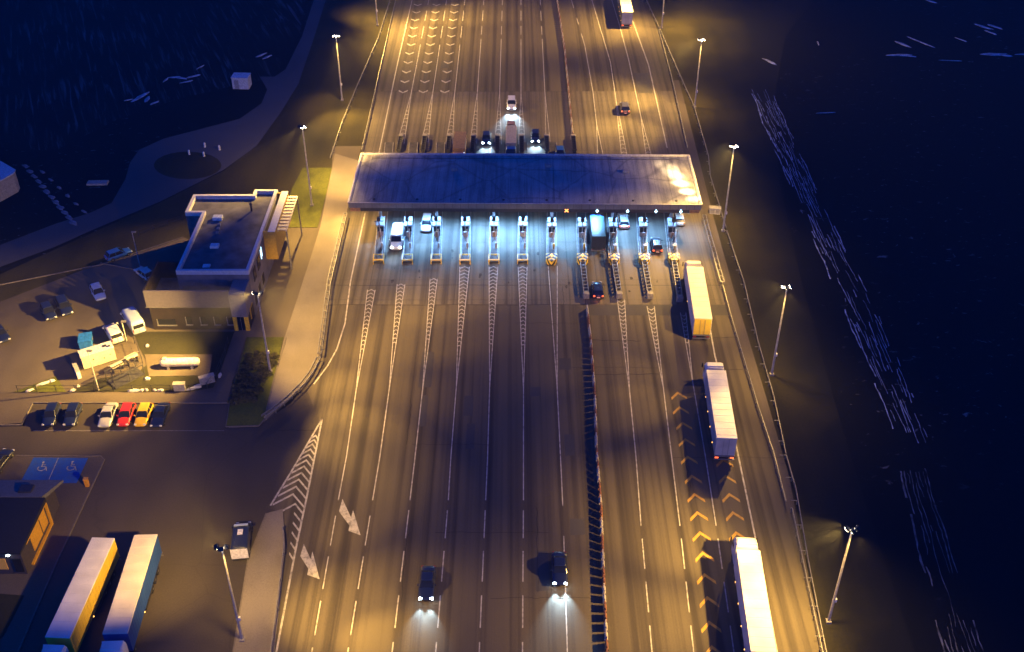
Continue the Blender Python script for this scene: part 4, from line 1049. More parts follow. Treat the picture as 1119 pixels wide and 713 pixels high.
def van(loc, rz, m, label, L=5.4, H=2.3, hw=.98, lights=False, name='van', group=None, glass=M_GLASS, boxy=False, brake=False, glare=1.0, rear_mat=None):
    r = thing(name, label, 'van', (loc[0], loc[1], .02), rz, group); h = L / 2
    n = 16
    st = [(-h, hw * .93, .4, H - .25), (-h + .08, hw * .98, .35, H - .05), (-h + .6, hw, .3, H), (h - 2.0, hw, .3, H), (h - 1.55, hw * .98, .3, H - .08)]
    MB().loft([section(*s, p=6) for s in st]).build('body', m, r, smooth=True)
    st = [(h - 1.56, hw * .97, .3, H - .12), (h - .95, hw * .95, .3, 1.35), (h - .3, hw * .92, .3, 1.1), (h - .05, hw * .82, .35, .9), (h, hw * .7, .4, .7)]
    MB().loft([section(*s, p=5) for s in st]).build('bonnet', m, r, smooth=True)
    # windscreen quad
    MB().add([(-.75, h - 1.50, H - .18), (.75, h - 1.50, H - .18), (.82, h - .92, 1.42), (-.82, h - .92, 1.42), (-.75, h - 1.58, H - .24), (.75, h - 1.58, H - .24), (.82, h - 1.02, 1.38), (-.82, h - 1.02, 1.38)],
             [(0, 1, 2, 3), (7, 6, 5, 4), (0, 4, 5, 1), (1, 5, 6, 2), (2, 6, 7, 3), (3, 7, 4, 0)]).build('windscreen', glass, r)
    for s in (-1, 1):
        MB().box(s * hw, h - 1.9, 1.62, .03, 1.0, .5).build('side_window', glass, r)
        MB().box(s * (hw + .12), h - 1.25, 1.5, .2, .12, .25).build('mirror', m, r)
        MB().box(s * hw * .7, h - .06, .85, .32, .12, .22).build('headlight', M_HEAD if lights else M_HEADOFF, r)
        MB().box(s * hw * .86, -h - .01, 1.1, .12, .06, .5).build('tail_light', M_TAIL if brake else M_TAILOFF, r)
    MB().bb(-.75, .75, -h - .03, -h + .0, 1.35, 1.95).build('rear_window', glass, r)
    MB().bb(-.02, .02, -h - .035, -h + .0, .45, 2.0).bb(-.9, .9, -h - .12, -h + .05, .35, .5).build('rear_bumper', M_BLK, r)
    wheels(r, [(s * (hw - .1), y) for s in (-1, 1) for y in (-h * .6, h * .66)], .36)
    if lights:
        bpy.context.view_layer.update()
        for s in (-1, 1):
            p = r.matrix_world @ Vector((s * hw * .68, h + .1, .85)); q = r.matrix_world @ Vector((s * hw * .5, h + 9, -.1))
            light('headlight_beam', 'SPOT', p, q, 700 * glare, (.8, .9, 1.0), 62, .9, .06, parent=r)
    return r
def truck(front, rear, cab_m, side_m, roof_m, rear_m, label, cab_off=1.0, tail=True, lights=False, door_label=None, L=13.6, cab=True):
    """articulated lorry: front/rear = survey points on the trailer roof centre line"""
    a = P(*front, 4.0); b = P(*rear, 4.0); d = (a - b); d.z = 0; rz = atan2(d.y, d.x) - pi / 2
    dn = d.normalized(); c = b
    r = thing('semi_truck', label, 'truck', (c.x, c.y, .02), rz)   # origin at trailer rear
    w = 1.27
    body = MB().bb(-w, w, .06, L, 1.15, 3.93)
    for k in range(22):
        for sgn in (-1, 1): body.bb(sgn * w - .015, sgn * w + .015, .5 + k * .6, .54 + k * .6, 1.2, 3.9)
    body.build('trailer_side', side_m, r)
    tr = MB().rbox(-w - .02, w + .02, .0, L + .02, 3.92, 4.03, .04)
    for k in range(11): tr.bb(-w + .05, w - .05, .6 + k * 1.22, .66 + k * 1.22, 4.029, 4.05)
    tr.build('trailer_roof', roof_m, r)
    dr = MB().bb(-w + .06, -.02, -.02, .06, 1.2, 3.85).bb(.02, w - .06, -.02, .06, 1.2, 3.85).build('rear_door', rear_m, r, label=door_label)
    MB().bb(-.35, -.31, -.06, -.02, 1.2, 3.8).bb(.31, .35, -.06, -.02, 1.2, 3.8).build('door_rod', M_GALV, dr)
    MB().bb(-w, w, -.05, .06, .95, 1.15).bb(-w, w, -.06, .02, .45, .62).build('bumper', M_GALV, r)
    MB().bb(-.5, .5, .1, L - .1, .85, 1.149).bb(-w + .05, w - .05, 4.4, 7.8, .55, .849).build('chassis', M_DSTEEL, r)
    for s in (-1, 1):
        MB().bb(s * .95 - .22, s * .95 + .22, -.09, -.052, .75, .93).build('tail_light', M_TAIL if tail else M_TAILOFF, r)
        for y in (2.5, 5.5, 8.5, 11.5): MB().bb(s * w - .03, s * w + .03, y - .06, y + .06, 1.02, 1.12).build('side_marker', M_AMBER, r) if y == 8.5 or tail else None
    wheels(r, [(s * 1.05, y) for s in (-1, 1) for y in (2.2, 3.5, 4.8)], .5, .35)
    if cab:
        y0 = L + .75
        MB().bb(-.45, .45, L - 1.5, y0 + 1.9, .6, .95).build('tractor_frame', M_DSTEEL, r)
        st = [(y0, 1.2, .55, 3.75), (y0 + .1, 1.24, .5, 3.85), (y0 + 1.3, 1.24, .5, 3.75), (y0 + 1.75, 1.24, .5, 3.3), (y0 + 2.15, 1.22, .5, 2.6), (y0 + 2.3, 1.18, .55, 1.9), (y0 + 2.32, 1.1, .6, 1.5)]
        MB().loft([section(*s_, p=8) for s_ in st]).build('cab', cab_m, r, smooth=True)
        MB().add([(-1.08, y0 + 2.33, 2.0), (1.08, y0 + 2.33, 2.0), (1.05, y0 + 1.98, 3.02), (-1.05, y0 + 1.98, 3.02), (-1.08, y0 + 2.2, 2.0), (1.08, y0 + 2.2, 2.0), (1.05, y0 + 1.85, 3.02), (-1.05, y0 + 1.85, 3.02)],
                 [(0, 1, 2, 3), (7, 6, 5, 4), (0, 4, 5, 1), (1, 5, 6, 2), (2, 6, 7, 3), (3, 7, 4, 0)]).build('windscreen', M_GLASS, r)
        MB().add([(-1.1, y0 + .15, 3.8), (1.1, y0 + .15, 3.8), (1.0, y0 + 1.2, 3.72), (-1.0, y0 + 1.2, 3.72), (-1.1, y0 + .15, 4.0), (1.1, y0 + .15, 4.0), (.9, y0 + 1.0, 3.85), (-.9, y0 + 1.0, 3.85)],
                 [(3, 2, 1, 0), (4, 5, 6, 7), (0, 1, 5, 4), (1, 2, 6, 5), (2, 3, 7, 6), (3, 0, 4, 7)]).build('roof_deflector', cab_m, r)
        for s in (-1, 1):
            MB().box(s * 1.24, y0 + 1.45, 2.45, .04, .8, .7).build('side_window', M_GLASS, r)
            MB().box(s * 1.42, y0 + 2.1, 2.6, .16, .12, .75).build('mirror', M_BLK, r)
            MB().box(s * .95, y0 + 2.33, .85, .4, .08, .25).build('headlight', M_HEADOFF, r)
        wheels(r, [(s * 1.05, y) for s in (-1, 1) for y in (L - .75, y0 + 1.15)], .5, .35)
    return r
M_TW = mat('trailer_white', (.72, .70, .67), .5, var=.06, scale=.5)
M_TC = mat('trailer_cream', (.66, .60, .50), .5, var=.06, scale=.5)
M_TG = mat('trailer_grey', (.5, .48, .46), .5, var=.08, scale=.5)
M_TY = mat('trailer_yellow', (.72, .50, .05), .5, var=.06, scale=.5)
M_TB = mat('trailer_blue', (.02, .07, .30), .5, var=.06, scale=.5)
M_TD = mat('trailer_dark', (.10, .10, .11), .5)
truck((758.5, 288), (768.6, 348.5), M_TC, M_TW, M_TC, M_TY, 'cream topped articulated truck with yellow rear doors leaving the rightmost lane', tail=False)
truck((783.5, 411), (794.5, 479.5), M_TW, M_TG, M_TW, M_TG, 'articulated truck with pale trailer and red tail lights, middle of the queue on the right')
truck((819, 610), (834.5, 713), M_TW, M_TW, M_TW, M_TG, 'white articulated truck cut off by the bottom edge of the photo')
truck((678, -30), (685.8, 13.5), M_TW, M_TD, M_TW, M_TG, 'white roofed articulated truck driving away at the top of the photo')
truck((58, 707), (113, 588), M_TW, M_TY, M_TW, M_TG, 'parked articulated truck with yellow sides at the lower left', tail=False)
truck((122, 704.5), (159.5, 584.5), M_TW, M_TB, M_TC, M_TG, 'parked articulated truck with dark blue sides beside the yellow one', tail=False)

dn_ = pi  # facing the camera
def at(x, y): return P(x, y)
W_ = paint('white', (.72, .72, .72)); DK = paint('dark', (.02, .025, .035)); BL = paint('blue', (.03, .12, .40)); SI = paint('silver', (.50, .49, .46), .3)
LB = paint('light_blue', (.42, .52, .66)); RD = paint('red', (.62, .03, .02)); YE = paint('yellow', (.80, .48, .02)); BN = paint('brown', (.28, .16, .09)); CR = paint('cream', (.70, .64, .52)); NV = paint('navy', (.012, .02, .06))
def road_dir(x, y, up):
    # heading along the lane through this ground point
    p = P(x, y); v = P(570 + (x - 570) * .90, y - (y + 540) * .10) - p
    a = atan2(v.y, v.x) - pi / 2
    return a if up else a + pi
car('suv', at(559, 117), road_dir(559, 117, False), W_, 'white car with headlights on driving from above towards the canopy', lights=True, glare=12)
car('hatch', at(558.5, 143), road_dir(558, 143, False), BN, 'brown car following the small lorry just behind the canopy', lights=False)
car('hatch', at(531.5, 154.5), road_dir(531, 154, False), NV, 'dark blue car with headlights on, left of the lorry behind the canopy', lights=True, glare=5)
car('hatch', at(585, 152.5), road_dir(585, 152, False), NV, 'dark blue car with headlights on, right of the lorry behind the canopy', lights=True, glare=6)
car('hatch', at(612, 171), road_dir(612, 171, False), BL, 'blue car half hidden behind the canopy beside the divider')
car('suv', at(682.5, 121), road_dir(682.5, 121, True), paint('grey', (.10, .10, .11)), 'dark car driving away on the upper right carriageway', brake=True)
van(at(434.5, 266), road_dir(434, 262, False), W_, 'white van with bright headlights leaving the second lane from the left', L=5.6, lights=True, glare=.8)
car('estate', at(466.5, 247.5), road_dir(466, 246, False), W_, 'white car in the third lane from the left under the canopy edge')
car('sedan', at(467, 641), road_dir(467, 640, False), NV, 'black car with long bright headlights at the bottom centre left', lights=True, glare=5)
car('sedan', at(611.5, 625), road_dir(611.5, 625, False), NV, 'black car with bright headlights beside the divider at the bottom', lights=True, glare=8)
car('estate', at(681, 244), road_dir(681, 243, True), SI, 'silver white car with red tail lights leaving below the canopy', brake=True)
car('hatch', at(717, 271), road_dir(717, 270, True), DK, 'black car with glowing orange rear lights in a toll lane', brake=True)
car('hatch', at(653, 320), road_dir(653, 319, True), NV, 'black car beside the divider below the striped noses', brake=True)
car('estate', at(741, 241), road_dir(741, 239, True), CR, 'pale car mostly hidden under the right end of the canopy')
# brown tarpaulin lorry partly under the canopy, rear
def rigid(loc, rz, cab_m, box_m, roof_m, label, L=6.5, H=3.0, hw=1.15, low=False, deck_m=None):
    r = thing('lorry', label, 'lorry', (loc[0], loc[1], .02), rz); h = L / 2
    MB().rbox(-hw, hw, -h, h - 2.0, .9, H, .06).build('box_body', box_m, r)
    MB().rbox(-hw + .02, hw - .02, -h + .02, h - 2.02, H + .002, H + .06, .03).build('box_roof', roof_m, r)
    st = [(h - 1.85, hw * .93, .45, H - .45), (h - 1.75, hw * .96, .4, H - .35), (h - .7, hw * .95, .4, H - .45), (h - .2, hw * .93, .4, 1.7), (h, hw * .85, .5, 1.2)]
    MB().loft([section(*s_, p=6) for s_ in st]).build('cab', cab_m, r, smooth=True)
    MB().add([(-.85, h - .62, H - .5), (.85, h - .62, H - .5), (.9, h - .16, 1.7), (-.9, h - .16, 1.7), (-.85, h - .75, H - .52), (.85, h - .75, H - .52), (.9, h - .3, 1.68), (-.9, h - .3, 1.68)],
             [(0, 1, 2, 3), (7, 6, 5, 4), (0, 4, 5, 1), (1, 5, 6, 2), (2, 6, 7, 3), (3, 7, 4, 0)]).build('windscreen', M_GLASS, r)
    MB().bb(-.4, .4, -h, h - .3, .5, .89).build('chassis', M_DSTEEL, r)
    wheels(r, [(s * (hw - .15), y) for s in (-1, 1) for y in (-h * .55, h * .68)], .45, .3)
    for s in (-1, 1):
        MB().box(s * (hw - .2), -h - .02, .75, .3, .05, .15).build('tail_light', M_TAILOFF, r)
        MB().box(s * hw * .7, h, .8, .3, .06, .2).build('headlight', M_HEADOFF, r)
    MB().bb(-hw, hw, -h - .1, -h, .5, .65).build('bumper', M_GALV, r)
    return r
rigid(at(558.5, 165), road_dir(558, 160, False), BL, mat('lorry_grey', (.30, .27, .25), .6), mat('lorry_grey2', (.34, .31, .29), .6), 'small lorry with grey box and blue cab entering under the canopy from behind', L=9.5, H=2.9, hw=1.0)
rigid(at(502.5, 172), road_dir(502, 172, False), BN, mat('brown_tarp', (.20, .12, .06), .7), mat('brown_tarp2', (.22, .135, .07), .7), 'brown covered lorry half hidden behind the canopy on the left', L=9, H=3.0)
rigid(at(652, 262), road_dir(652, 255, True), BL, mat('dark_box', (.02, .03, .05), .5), mat('cyan_roof', (.004, .05, .085), .5), 'blue box lorry in the lane right of the central divider', L=8.5, H=3.1, hw=1.15)

# parked in the yard
def hd(x0, y0, x1, y1):  # heading from rear px to front px on the ground
    a = P(x0, y0); b = P(x1, y1); d = b - a; return atan2(d.y, d.x) - pi / 2
car('hatch', at(130, 281), hd(118, 285, 143, 276), BL, 'blue car parked alone on the upper side of the yard road')
car('hatch', at(158.5, 302), hd(168, 308, 149, 294), CR, 'cream car parked beside the terrace wall of the office building')
car('hatch', at(108, 323), hd(102, 310, 114, 334), LB, 'pale blue car standing on the middle of the yard road')
car('estate', at(71, 338), hd(66, 328, 76, 348), NV, 'dark car on the yard road, right one of the shadowed pair')
car('hatch', at(54, 344), hd(49, 334, 58, 353), NV, 'dark car on the yard road, left one of the shadowed pair')
car('sedan', at(1, 368), hd(-7, 358, 8, 378), NV, 'dark car cut off by the left edge of the photo above the pavement')
van(at(146.5, 356), hd(156, 369, 138, 342), LB, 'large light blue van parked by the dark office facade', L=6.0, H=2.5)
van(at(125, 369), hd(131, 378, 119, 359), W_, 'small white van with blue tinted roof beside the large van', L=4.5, H=1.9, hw=.9)
def park(x, m, kind, label):
    car(kind, at(x - 1, 457), hd(x + 4.5, 444, x - 4.5, 467), m, label, group=None)
park(58.5, NV, 'hatch', 'dark blue car, leftmost in the row of parked cars')
park(81.5, NV, 'hatch', 'dark blue car parked second from the left in the row')
park(120, SI, 'sedan', 'silver car parked left of the red car')
park(140, RD, 'hatch', 'red car parked between the silver and the yellow car')
park(159, YE, 'hatch', 'yellow car parked in the row beside the red one')
park(177, NV, 'sedan', 'dark car parked right of the yellow car')
car('sedan', at(1, 508), hd(-8, 517, 8, 496), DK, 'dark car cut off by the left photo edge near the blue bays')
v = van(at(265.5, 595), hd(262.5, 615, 267, 575), NV, 'dark blue patrol van with white rear parked by the pavement island', L=5.2, H=2.1, hw=.98)
MB().bb(-.8, .8, .85, 1.1, 2.11, 2.22).build('light_bar', LB, v)
MB().bb(-.3, .3, -.5, .3, 2.11, 2.2).build('roof_hatch', M_WHITE, v)
MB().bb(-.96, .96, -2.66, -2.635, .5, 2.0).build('rear_panel', M_WHITE, v)

# ================================================================== OFFICE BUILDING
GW = mat('render_grey', (.17, .155, .165), .8, var=.12, scale=.7)
RM = mat('bitumen_roof', (.10, .10, .105), .75, var=.22, scale=.6)
PM = mat('parapet_cap', (.62, .62, .63), .5, var=.05)
off = thing('office_building', 'flat roofed two storey office building with terrace and yellow side frame', 'building', (-43.4, 145, 0))
ox, oy = -43.4, 145
def Lp(x0, x1, y0, y1, z0, z1): return (x0 - ox, x1 - ox, y0 - oy, y1 - oy, z0, z1)
outline = [(-48.7, 133.4), (-38.2, 133.4), (-38.1, 157.5), (-41.8, 157.5), (-41.8, 155.9), (-51.4, 155.9), (-51.4, 150.2), (-48.7, 150.2)]
loc = [(x - ox, y - oy) for x, y in outline]
MB().poly(loc, 0.0, 7.3).build('wall', GW, off)
def inset(pts, d):
    out = []; n = len(pts)
    for i in range(n):
        p0 = Vector(pts[i - 1]); p1 = Vector(pts[i]); p2 = Vector(pts[(i + 1) % n])
        d1 = (p1 - p0).normalized(); d2 = (p2 - p1).normalized()
        n1 = Vector((-d1.y, d1.x)); n2 = Vector((-d2.y, d2.x))
        out.append(tuple(p1 + (n1 + n2) * d / (1 + n1.dot(n2))))
    return out
ins = inset(loc, .45)
pw_ = MB(); n = len(loc)
out2 = inset(loc, -.03)
for i in range(n):
    j = (i + 1) % n
    pw_.add([(*out2[i], 7.301), (*out2[j], 7.301), (*ins[j], 7.301), (*ins[i], 7.301), (*out2[i], 8.0), (*out2[j], 8.0), (*ins[j], 8.0), (*ins[i], 8.0)],
            [(4, 5, 6, 7), (0, 1, 5, 4), (2, 3, 7, 6)])
pw_.flat = False
pw_.build('parapet', PM, off)
ro = MB().poly(ins, 7.302, 7.36).build('roof', RM, off)
for (px, py, sx, sy, hh, lab) in ((238, 238, 1.5, 1.1, .5, 'skylight'), (234.5, 268.5, 1.3, 1.0, .4, 'skylight'), (225.5, 290, 1.1, .8, .25, 'skylight')):
    p = P(px, py, 7.6); MB().rbox(p.x - ox - sx / 2, p.x - ox + sx / 2, p.y - oy - sy / 2, p.y - oy + sy / 2, 7.36, 7.36 + hh, .08).build(lab, mat('skylight_dome', (.65, .72, .72), .25), off)
p = P(275, 230, 7.5); MB().tube((p.x - ox, p.y - oy, 7.36), (p.x - ox, p.y - oy, 8.6), .16).lathe((p.x - ox, p.y - oy, 8.6), [(.26, 0), (.26, .12), (.05, .3)]).build('roof_vent', M_DSTEEL, off)
for (px, py) in ((239.5, 246), (238.5, 250.5), (237.5, 255)):
    p = P(px, py, 7.5); MB().rbox(p.x - ox - .25, p.x - ox + .25, p.y - oy - .25, p.y - oy + .25, 7.36, 7.7, .05).build('roof_vent', M_GALV, off)
# annexe
an = MB()
an.bb(*Lp(-52.4, -38.3, 129.85, 133.4, 0, 4.0)); an.build('annexe_wall', M_DBRICK, off)
MB().bb(*Lp(-52.4, -48.71, 133.4, 137.5, 0, 4.0)).build('annexe_wall', M_DBRICK, off)
MB().bb(*Lp(-52.9, -40.6, 129.7, 133.38, 4.001, 4.1)).bb(*Lp(-52.9, -48.72, 133.38, 137.6, 4.001, 4.1)).build('terrace_floor', RM, off)
MB().bb(*Lp(-52.7, -40.6, 129.72, 130.0, 4.1, 6.9)).build('terrace_screen', mat('screen_grey', (.10, .09, .11), .6, var=.06), off)
ls = MB(); 
for k in range(14): ls.bb(*Lp(-52.7, -52.55, 130.1 + k * .55, 130.4 + k * .55, 4.1, 6.9))
ls.bb(*Lp(-52.72, -52.5, 130.05, 137.6, 6.75, 6.95)); ls.build('slatted_screen', M_DBRICK, off)
MB().bb(*Lp(-52.5, -48.75, 137.4, 137.6, 4.1, 6.9)).build('terrace_screen', M_DBRICK, off)
for k, (x, y) in enumerate(((-50.6, 132), (-47.4, 131.7), (-45.6, 131.9), (-43.4, 131.8))):
    MB().rbox(x - ox - .55, x - ox + .55, y - oy - .5, y - oy + .5, 4.1, 5.2 + .2 * (k % 2), .1).build('air_unit', M_GREY, off)
MB().bb(*Lp(-40.58, -38.28, 129.5, 133.3, 2.5, 6.5)).build('entrance_tower', mat('tower_grey', (.19, .175, .185), .7, var=.06), off)
for x0, x1 in ((-40.55, -40.0), (-38.9, -38.3)):
    MB().bb(*Lp(x0, x1, 129.55, 129.84, 0, 2.499)).build('entrance_jamb', M_YEL, off)
MB().bb(*Lp(-39.95, -38.95, 129.7, 129.83, 0, 2.4)).build('door', M_GLASS, off)
MB().bb(*Lp(-39.47, -39.43, 129.66, 129.69, 0, 2.4)).build('door_frame', M_GALV, off)
def window(x0, x1, z0, z1, y=129.85):
    fr = MB().bb(*Lp(x0 - .12, x0, y - .10, y - .002, z0, z1)).bb(*Lp(x0 - .12, x1 + .12, y - .22, y - .002, z0 - .12, z0 - .001))
    f_ = fr.build('window', M_GALV, off)
    MB().bb(*Lp(x0, x1, y - .04, y - .003, z0, z1)).build('pane', M_GLASS, f_)
window(-51.6, -49.0, .9, 1.9)
for x in (-47.4, -45.3, -43.3, -41.4): window(x, x + .75, 1.0, 2.3)
# east wall windows
for k, (yy) in enumerate((131.2, 134.2, 137.0, 139.8)):
    f_ = MB().bb(*Lp(-38.29 if yy < 133 else -38.19, -38.12 if yy > 133 else -38.2, yy - .1, yy + 1.5, 1.0, 2.9)).build('window', M_YEL if k == 0 else M_GALV, off)
    MB().bb(*Lp(-38.12, -38.10, yy, yy + 1.4, 1.1, 2.8)).build('pane', M_GLASS, f_)
for k, (yy) in enumerate((135.5, 138.5)):
    MB().bb(*Lp(-38.18, -38.08, yy, yy + 1.6, 4.6, 6.6)).build('window', M_GLASS, off)
lg = MB(); bl_ = mat('lit_sign_blue', (.6, .85, 1), .3, var=0, emit=(.5, .8, 1.0), estr=2.2)
lg.bb(*Lp(-38.18, -38.05, 141.2, 141.35, 5.0, 6.6)).bb(*Lp(-38.18, -38.05, 141.7, 141.85, 5.2, 6.8)).bb(*Lp(-38.18, -38.05, 141.35, 141.7, 5.7, 5.85)); lg.build('lit_emblem', bl_, off)
# yellow side frame
YF = mat('ochre_cladding', (.42, .26, .03), .6, var=.1)
MB().bb(*Lp(-37.3, -36.3, 144.3, 156.8, 3.0, 7.95)).build('side_frame', YF, off)
MB().bb(*Lp(-37.35, -36.25, 144.25, 156.85, 7.951, 8.05)).build('side_frame_cap', PM, off)
MB().bb(*Lp(-38.18, -37.3, 144.3, 144.6, 3.0, 7.9)).bb(*Lp(-38.18, -37.3, 156.4, 156.7, 3.0, 7.9)).bb(*Lp(-38.18, -37.3, 144.6, 156.4, 3.0, 3.3)).build('side_frame_return', YF, off)
sl = MB()
for k in range(11): sl.bb(*Lp(-36.28, -34.9, 146 + k * 1.0, 146.55 + k * 1.0, 7.2, 7.35))
sl.bb(*Lp(-35.0, -34.8, 145.9, 156.8, 7.0, 7.19)); sl.bb(*Lp(-36.28, -36.1, 145.9, 156.8, 7.0, 7.19)); sl.build('pergola_slats', mat('pergola_pale', (.6, .55, .45), .6), off)
MB().bb(*Lp(-35.0, -34.8, 146, 146.2, 0, 7.0)).bb(*Lp(-35.0, -34.8, 156.4, 156.6, 0, 7.0)).build('pergola_post', M_GALV, off)

# ================================================================== KIOSK (bottom left)
ki = thing('kiosk_building', 'dark service building with folded roof and yellow side panels, cut off at the left edge', 'building', (-58, 88, 0))
kx, ky = -58, 88
def K(x0, x1, y0, y1, z0, z1): return (x0 - kx, x1 - kx, y0 - ky, y1 - ky, z0, z1)
xw = -54.3
MB().bb(*K(-70, xw, 83.3, 94.0, 0.1, 3.6)).build('wall', mat('kiosk_wall', (.06, .05, .05), .7), ki)
rz_ = MB()
rz_.add([(-70 - kx, 83.0 - ky, 3.9), (xw + .25 - kx, 83.0 - ky, 3.9), (xw + .25 - kx, 91.2 - ky, 4.2), (-70 - kx, 91.2 - ky, 4.2), (-70 - kx, 83.0 - ky, 3.6), (xw + .25 - kx, 83.0 - ky, 3.6), (xw + .25 - kx, 91.2 - ky, 3.601), (-70 - kx, 91.2 - ky, 3.601)],
        [(0, 1, 2, 3), (7, 6, 5, 4), (0, 4, 5, 1), (1, 5, 6, 2), (2, 6, 7, 3), (3, 7, 4, 0)])
rz_.build('dark_roof', mat('kiosk_dark_roof', (.015, .015, .017), .8), ki)
r2 = MB()
r2.add([(-70 - kx, 91.25 - ky, 4.25), (xw - .2 - kx, 91.25 - ky, 4.25), (xw + 1.2 - kx, 94.4 - ky, 3.9), (-70 - kx, 94.4 - ky, 3.9), (-70 - kx, 91.25 - ky, 3.61), (xw - .2 - kx, 91.25 - ky, 3.61), (xw + 1.2 - kx, 94.4 - ky, 3.61), (-70 - kx, 94.4 - ky, 3.61)],
       [(0, 1, 2, 3), (7, 6, 5, 4), (0, 4, 5, 1), (1, 5, 6, 2), (2, 6, 7, 3), (3, 7, 4, 0)])
r2.build('pale_roof', mat('kiosk_pale_roof', (.13, .13, .13), .6, var=.08), ki)
MB().bb(*K(-57.5, -56.0, 92.0, 93.2, 4.1, 4.35)).build('roof_hatch', M_DSTEEL, ki)
KY = mat('kiosk_yellow', (.72, .38, .02), .5, var=.05)
MB().bb(*K(xw + .003, xw + .08, 86.0, 90.4, .9, 3.3)).build('yellow_panel', KY, ki)
fy_ = MB()
fy_.bb(*K(xw + .003, xw + .28, 84.6, 91.0, .12, .36)).bb(*K(xw + .003, xw + .28, 90.8, 91.05, .361, 3.45)).bb(*K(xw + .004, xw + .28, 84.6, 91.0, 3.46, 3.6))
fy_.build('yellow_trim', KY, ki)
MB().bb(*K(xw + .081, xw + .12, 88.6, 88.72, .9, 3.3)).build('panel_mullion', M_DSTEEL, ki)
MB().bb(*K(-57.4, -56.2, 83.17, 83.298, 1.0, 2.6)).build('lit_window', mat('warm_window', (.4, .2, .05), .4, var=0, emit=(1.0, .5, .12), estr=.12), ki)
MB().bb(*K(-55.4, -54.5, 83.17, 83.298, .6, 2.6)).build('window', M_GLASS, ki)
MB().box(-55.6 - kx, 83.1 - ky, 3.35, .35, .2, .15).build('wall_lamp', mat('cool_lamp', (.8, .9, 1), .3, var=0, emit=(.7, .85, 1), estr=14), ki)
MB().box(-58.6 - kx, 83.1 - ky, 3.2, .3, .2, .12).build('wall_lamp', mat('cool_lamp', (.8, .9, 1), .3, var=0, emit=(.7, .85, 1), estr=14), ki)
# corner of a roof far upper left
fr = thing('warehouse', 'pale roofed building cut off at the upper left edge of the photo', 'building', P(-30, 215))
a = [P(x, y) - P(-30, 215) for x, y in [(-90, 150), (-5, 190), (22, 206), (20, 210), (-5, 224), (-90, 270)]]
MB().poly(a, 0, 3.5).build('wall', M_GREY, fr); MB().poly([p * 1.02 for p in a], 3.51, 3.7).build('roof', mat('pale_roof', (.55, .57, .6), .6), fr)

# ================================================================== YARD OBJECTS
def rotbox_thing(name, label, cat, px, py, rz, parts):
    r = thing(name, label, cat, P(px, py), rz)
    for nm, m, boxes in parts:
        b = MB()
        for bx in boxes: b.bb(*bx)
        b.build(nm, m, r)
    return r
rz_c = hd(92, 399, 127, 388) + pi / 2
CW = mat('container_white', (.44, .40, .31), .6, var=.08)
c_ = rotbox_thing('generator_container', 'long white generator container beside the small white van', 'container', 108.5, 396, rz_c, [
    ('body', CW, [(-3.3, 3.3, -1.2, 1.2, .25, 2.9)]), ('roof', mat('container_roof', (.5, .52, .55), .6), [(-3.36, 3.36, -1.25, 1.25, 2.905, 3.0)]),
    ('exhaust_hatch', M_DSTEEL, [(1.5, 2.1, -.3, .3, 3.0, 3.15), (2.5, 2.8, -.8, -.3, 3.0, 3.2)]), ('skid', M_DSTEEL, [(-3.2, 3.2, -1.1, 1.1, 0, .249)]),
    ('end_panel', mat('container_roof', (.5, .52, .55), .6), [(2.2, 3.2, -.9, .9, 3.005, 3.06)]), ('vent', M_DSTEEL, [(-1.2, -.9, -1.22, -1.201, 1.6, 1.9), (.9, 1.2, -1.22, -1.201, 1.2, 1.5), (2.2, 2.5, -1.22, -1.201, 1.6, 1.8)])])
c_.scale = (.68, .72, .78)
sc_ = rotbox_thing('switch_cabinet', 'narrow tall white cabinet left of the container', 'cabinet', 85.5, 410, hd(80, 395, 88, 412), [
    ('body', M_WHITE, [(-.35, .35, -1.7, 1.7, .1, 1.6)]), ('top', M_GREY, [(-.42, .42, -1.78, 1.78, 1.601, 1.7)]), ('plinth', M_DSTEEL, [(-.3, .3, -1.6, 1.6, 0, .099)])])
sc_.scale = (.7, .62, .8)
rotbox_thing('blue_container', 'small blue skip standing above the white container', 'skip', 95, 377, hd(95, 385, 97, 366), [
    ('body', mat('skip_blue', (.02, .14, .5), .5), [(-.85, .85, -1.1, 1.1, .1, 1.3)]), ('lid', mat('lid_blue', (.02, .16, .55), .5), [(-.92, -.02, -1.15, 1.15, 1.301, 1.38), (.02, .92, -1.15, 1.15, 1.301, 1.38)]),
    ('handle', M_GALV, [(-1.0, -.92, -.5, .5, .9, 1.0), (.92, 1.0, -.5, .5, .9, 1.0)])])
tk = thing('gas_tank', 'white horizontal gas tank on the paved pad in the lawn', 'gas tank', P(198, 402), radians(2))
prof = [(.05, -2.75), (.36, -2.7), (.56, -2.5), (.62, -2.2), (.62, 2.2), (.56, 2.5), (.36, 2.7), (.05, 2.75)]
MB().lathe((0, 0, 1.0), prof, 'x', 20).build('vessel', mat('tank_white', (.55, .52, .47), .35), tk, smooth=True)
MB().bb(-1.8, -1.5, -.6, .6, 0.1, .6).bb(1.5, 1.8, -.6, .6, 0.1, .6).build('saddle', M_CONC, tk)
MB().rbox(-2.3, -1.8, -.25, .25, 1.5, 1.78, .05).build('valve_cover', M_GREY, tk)
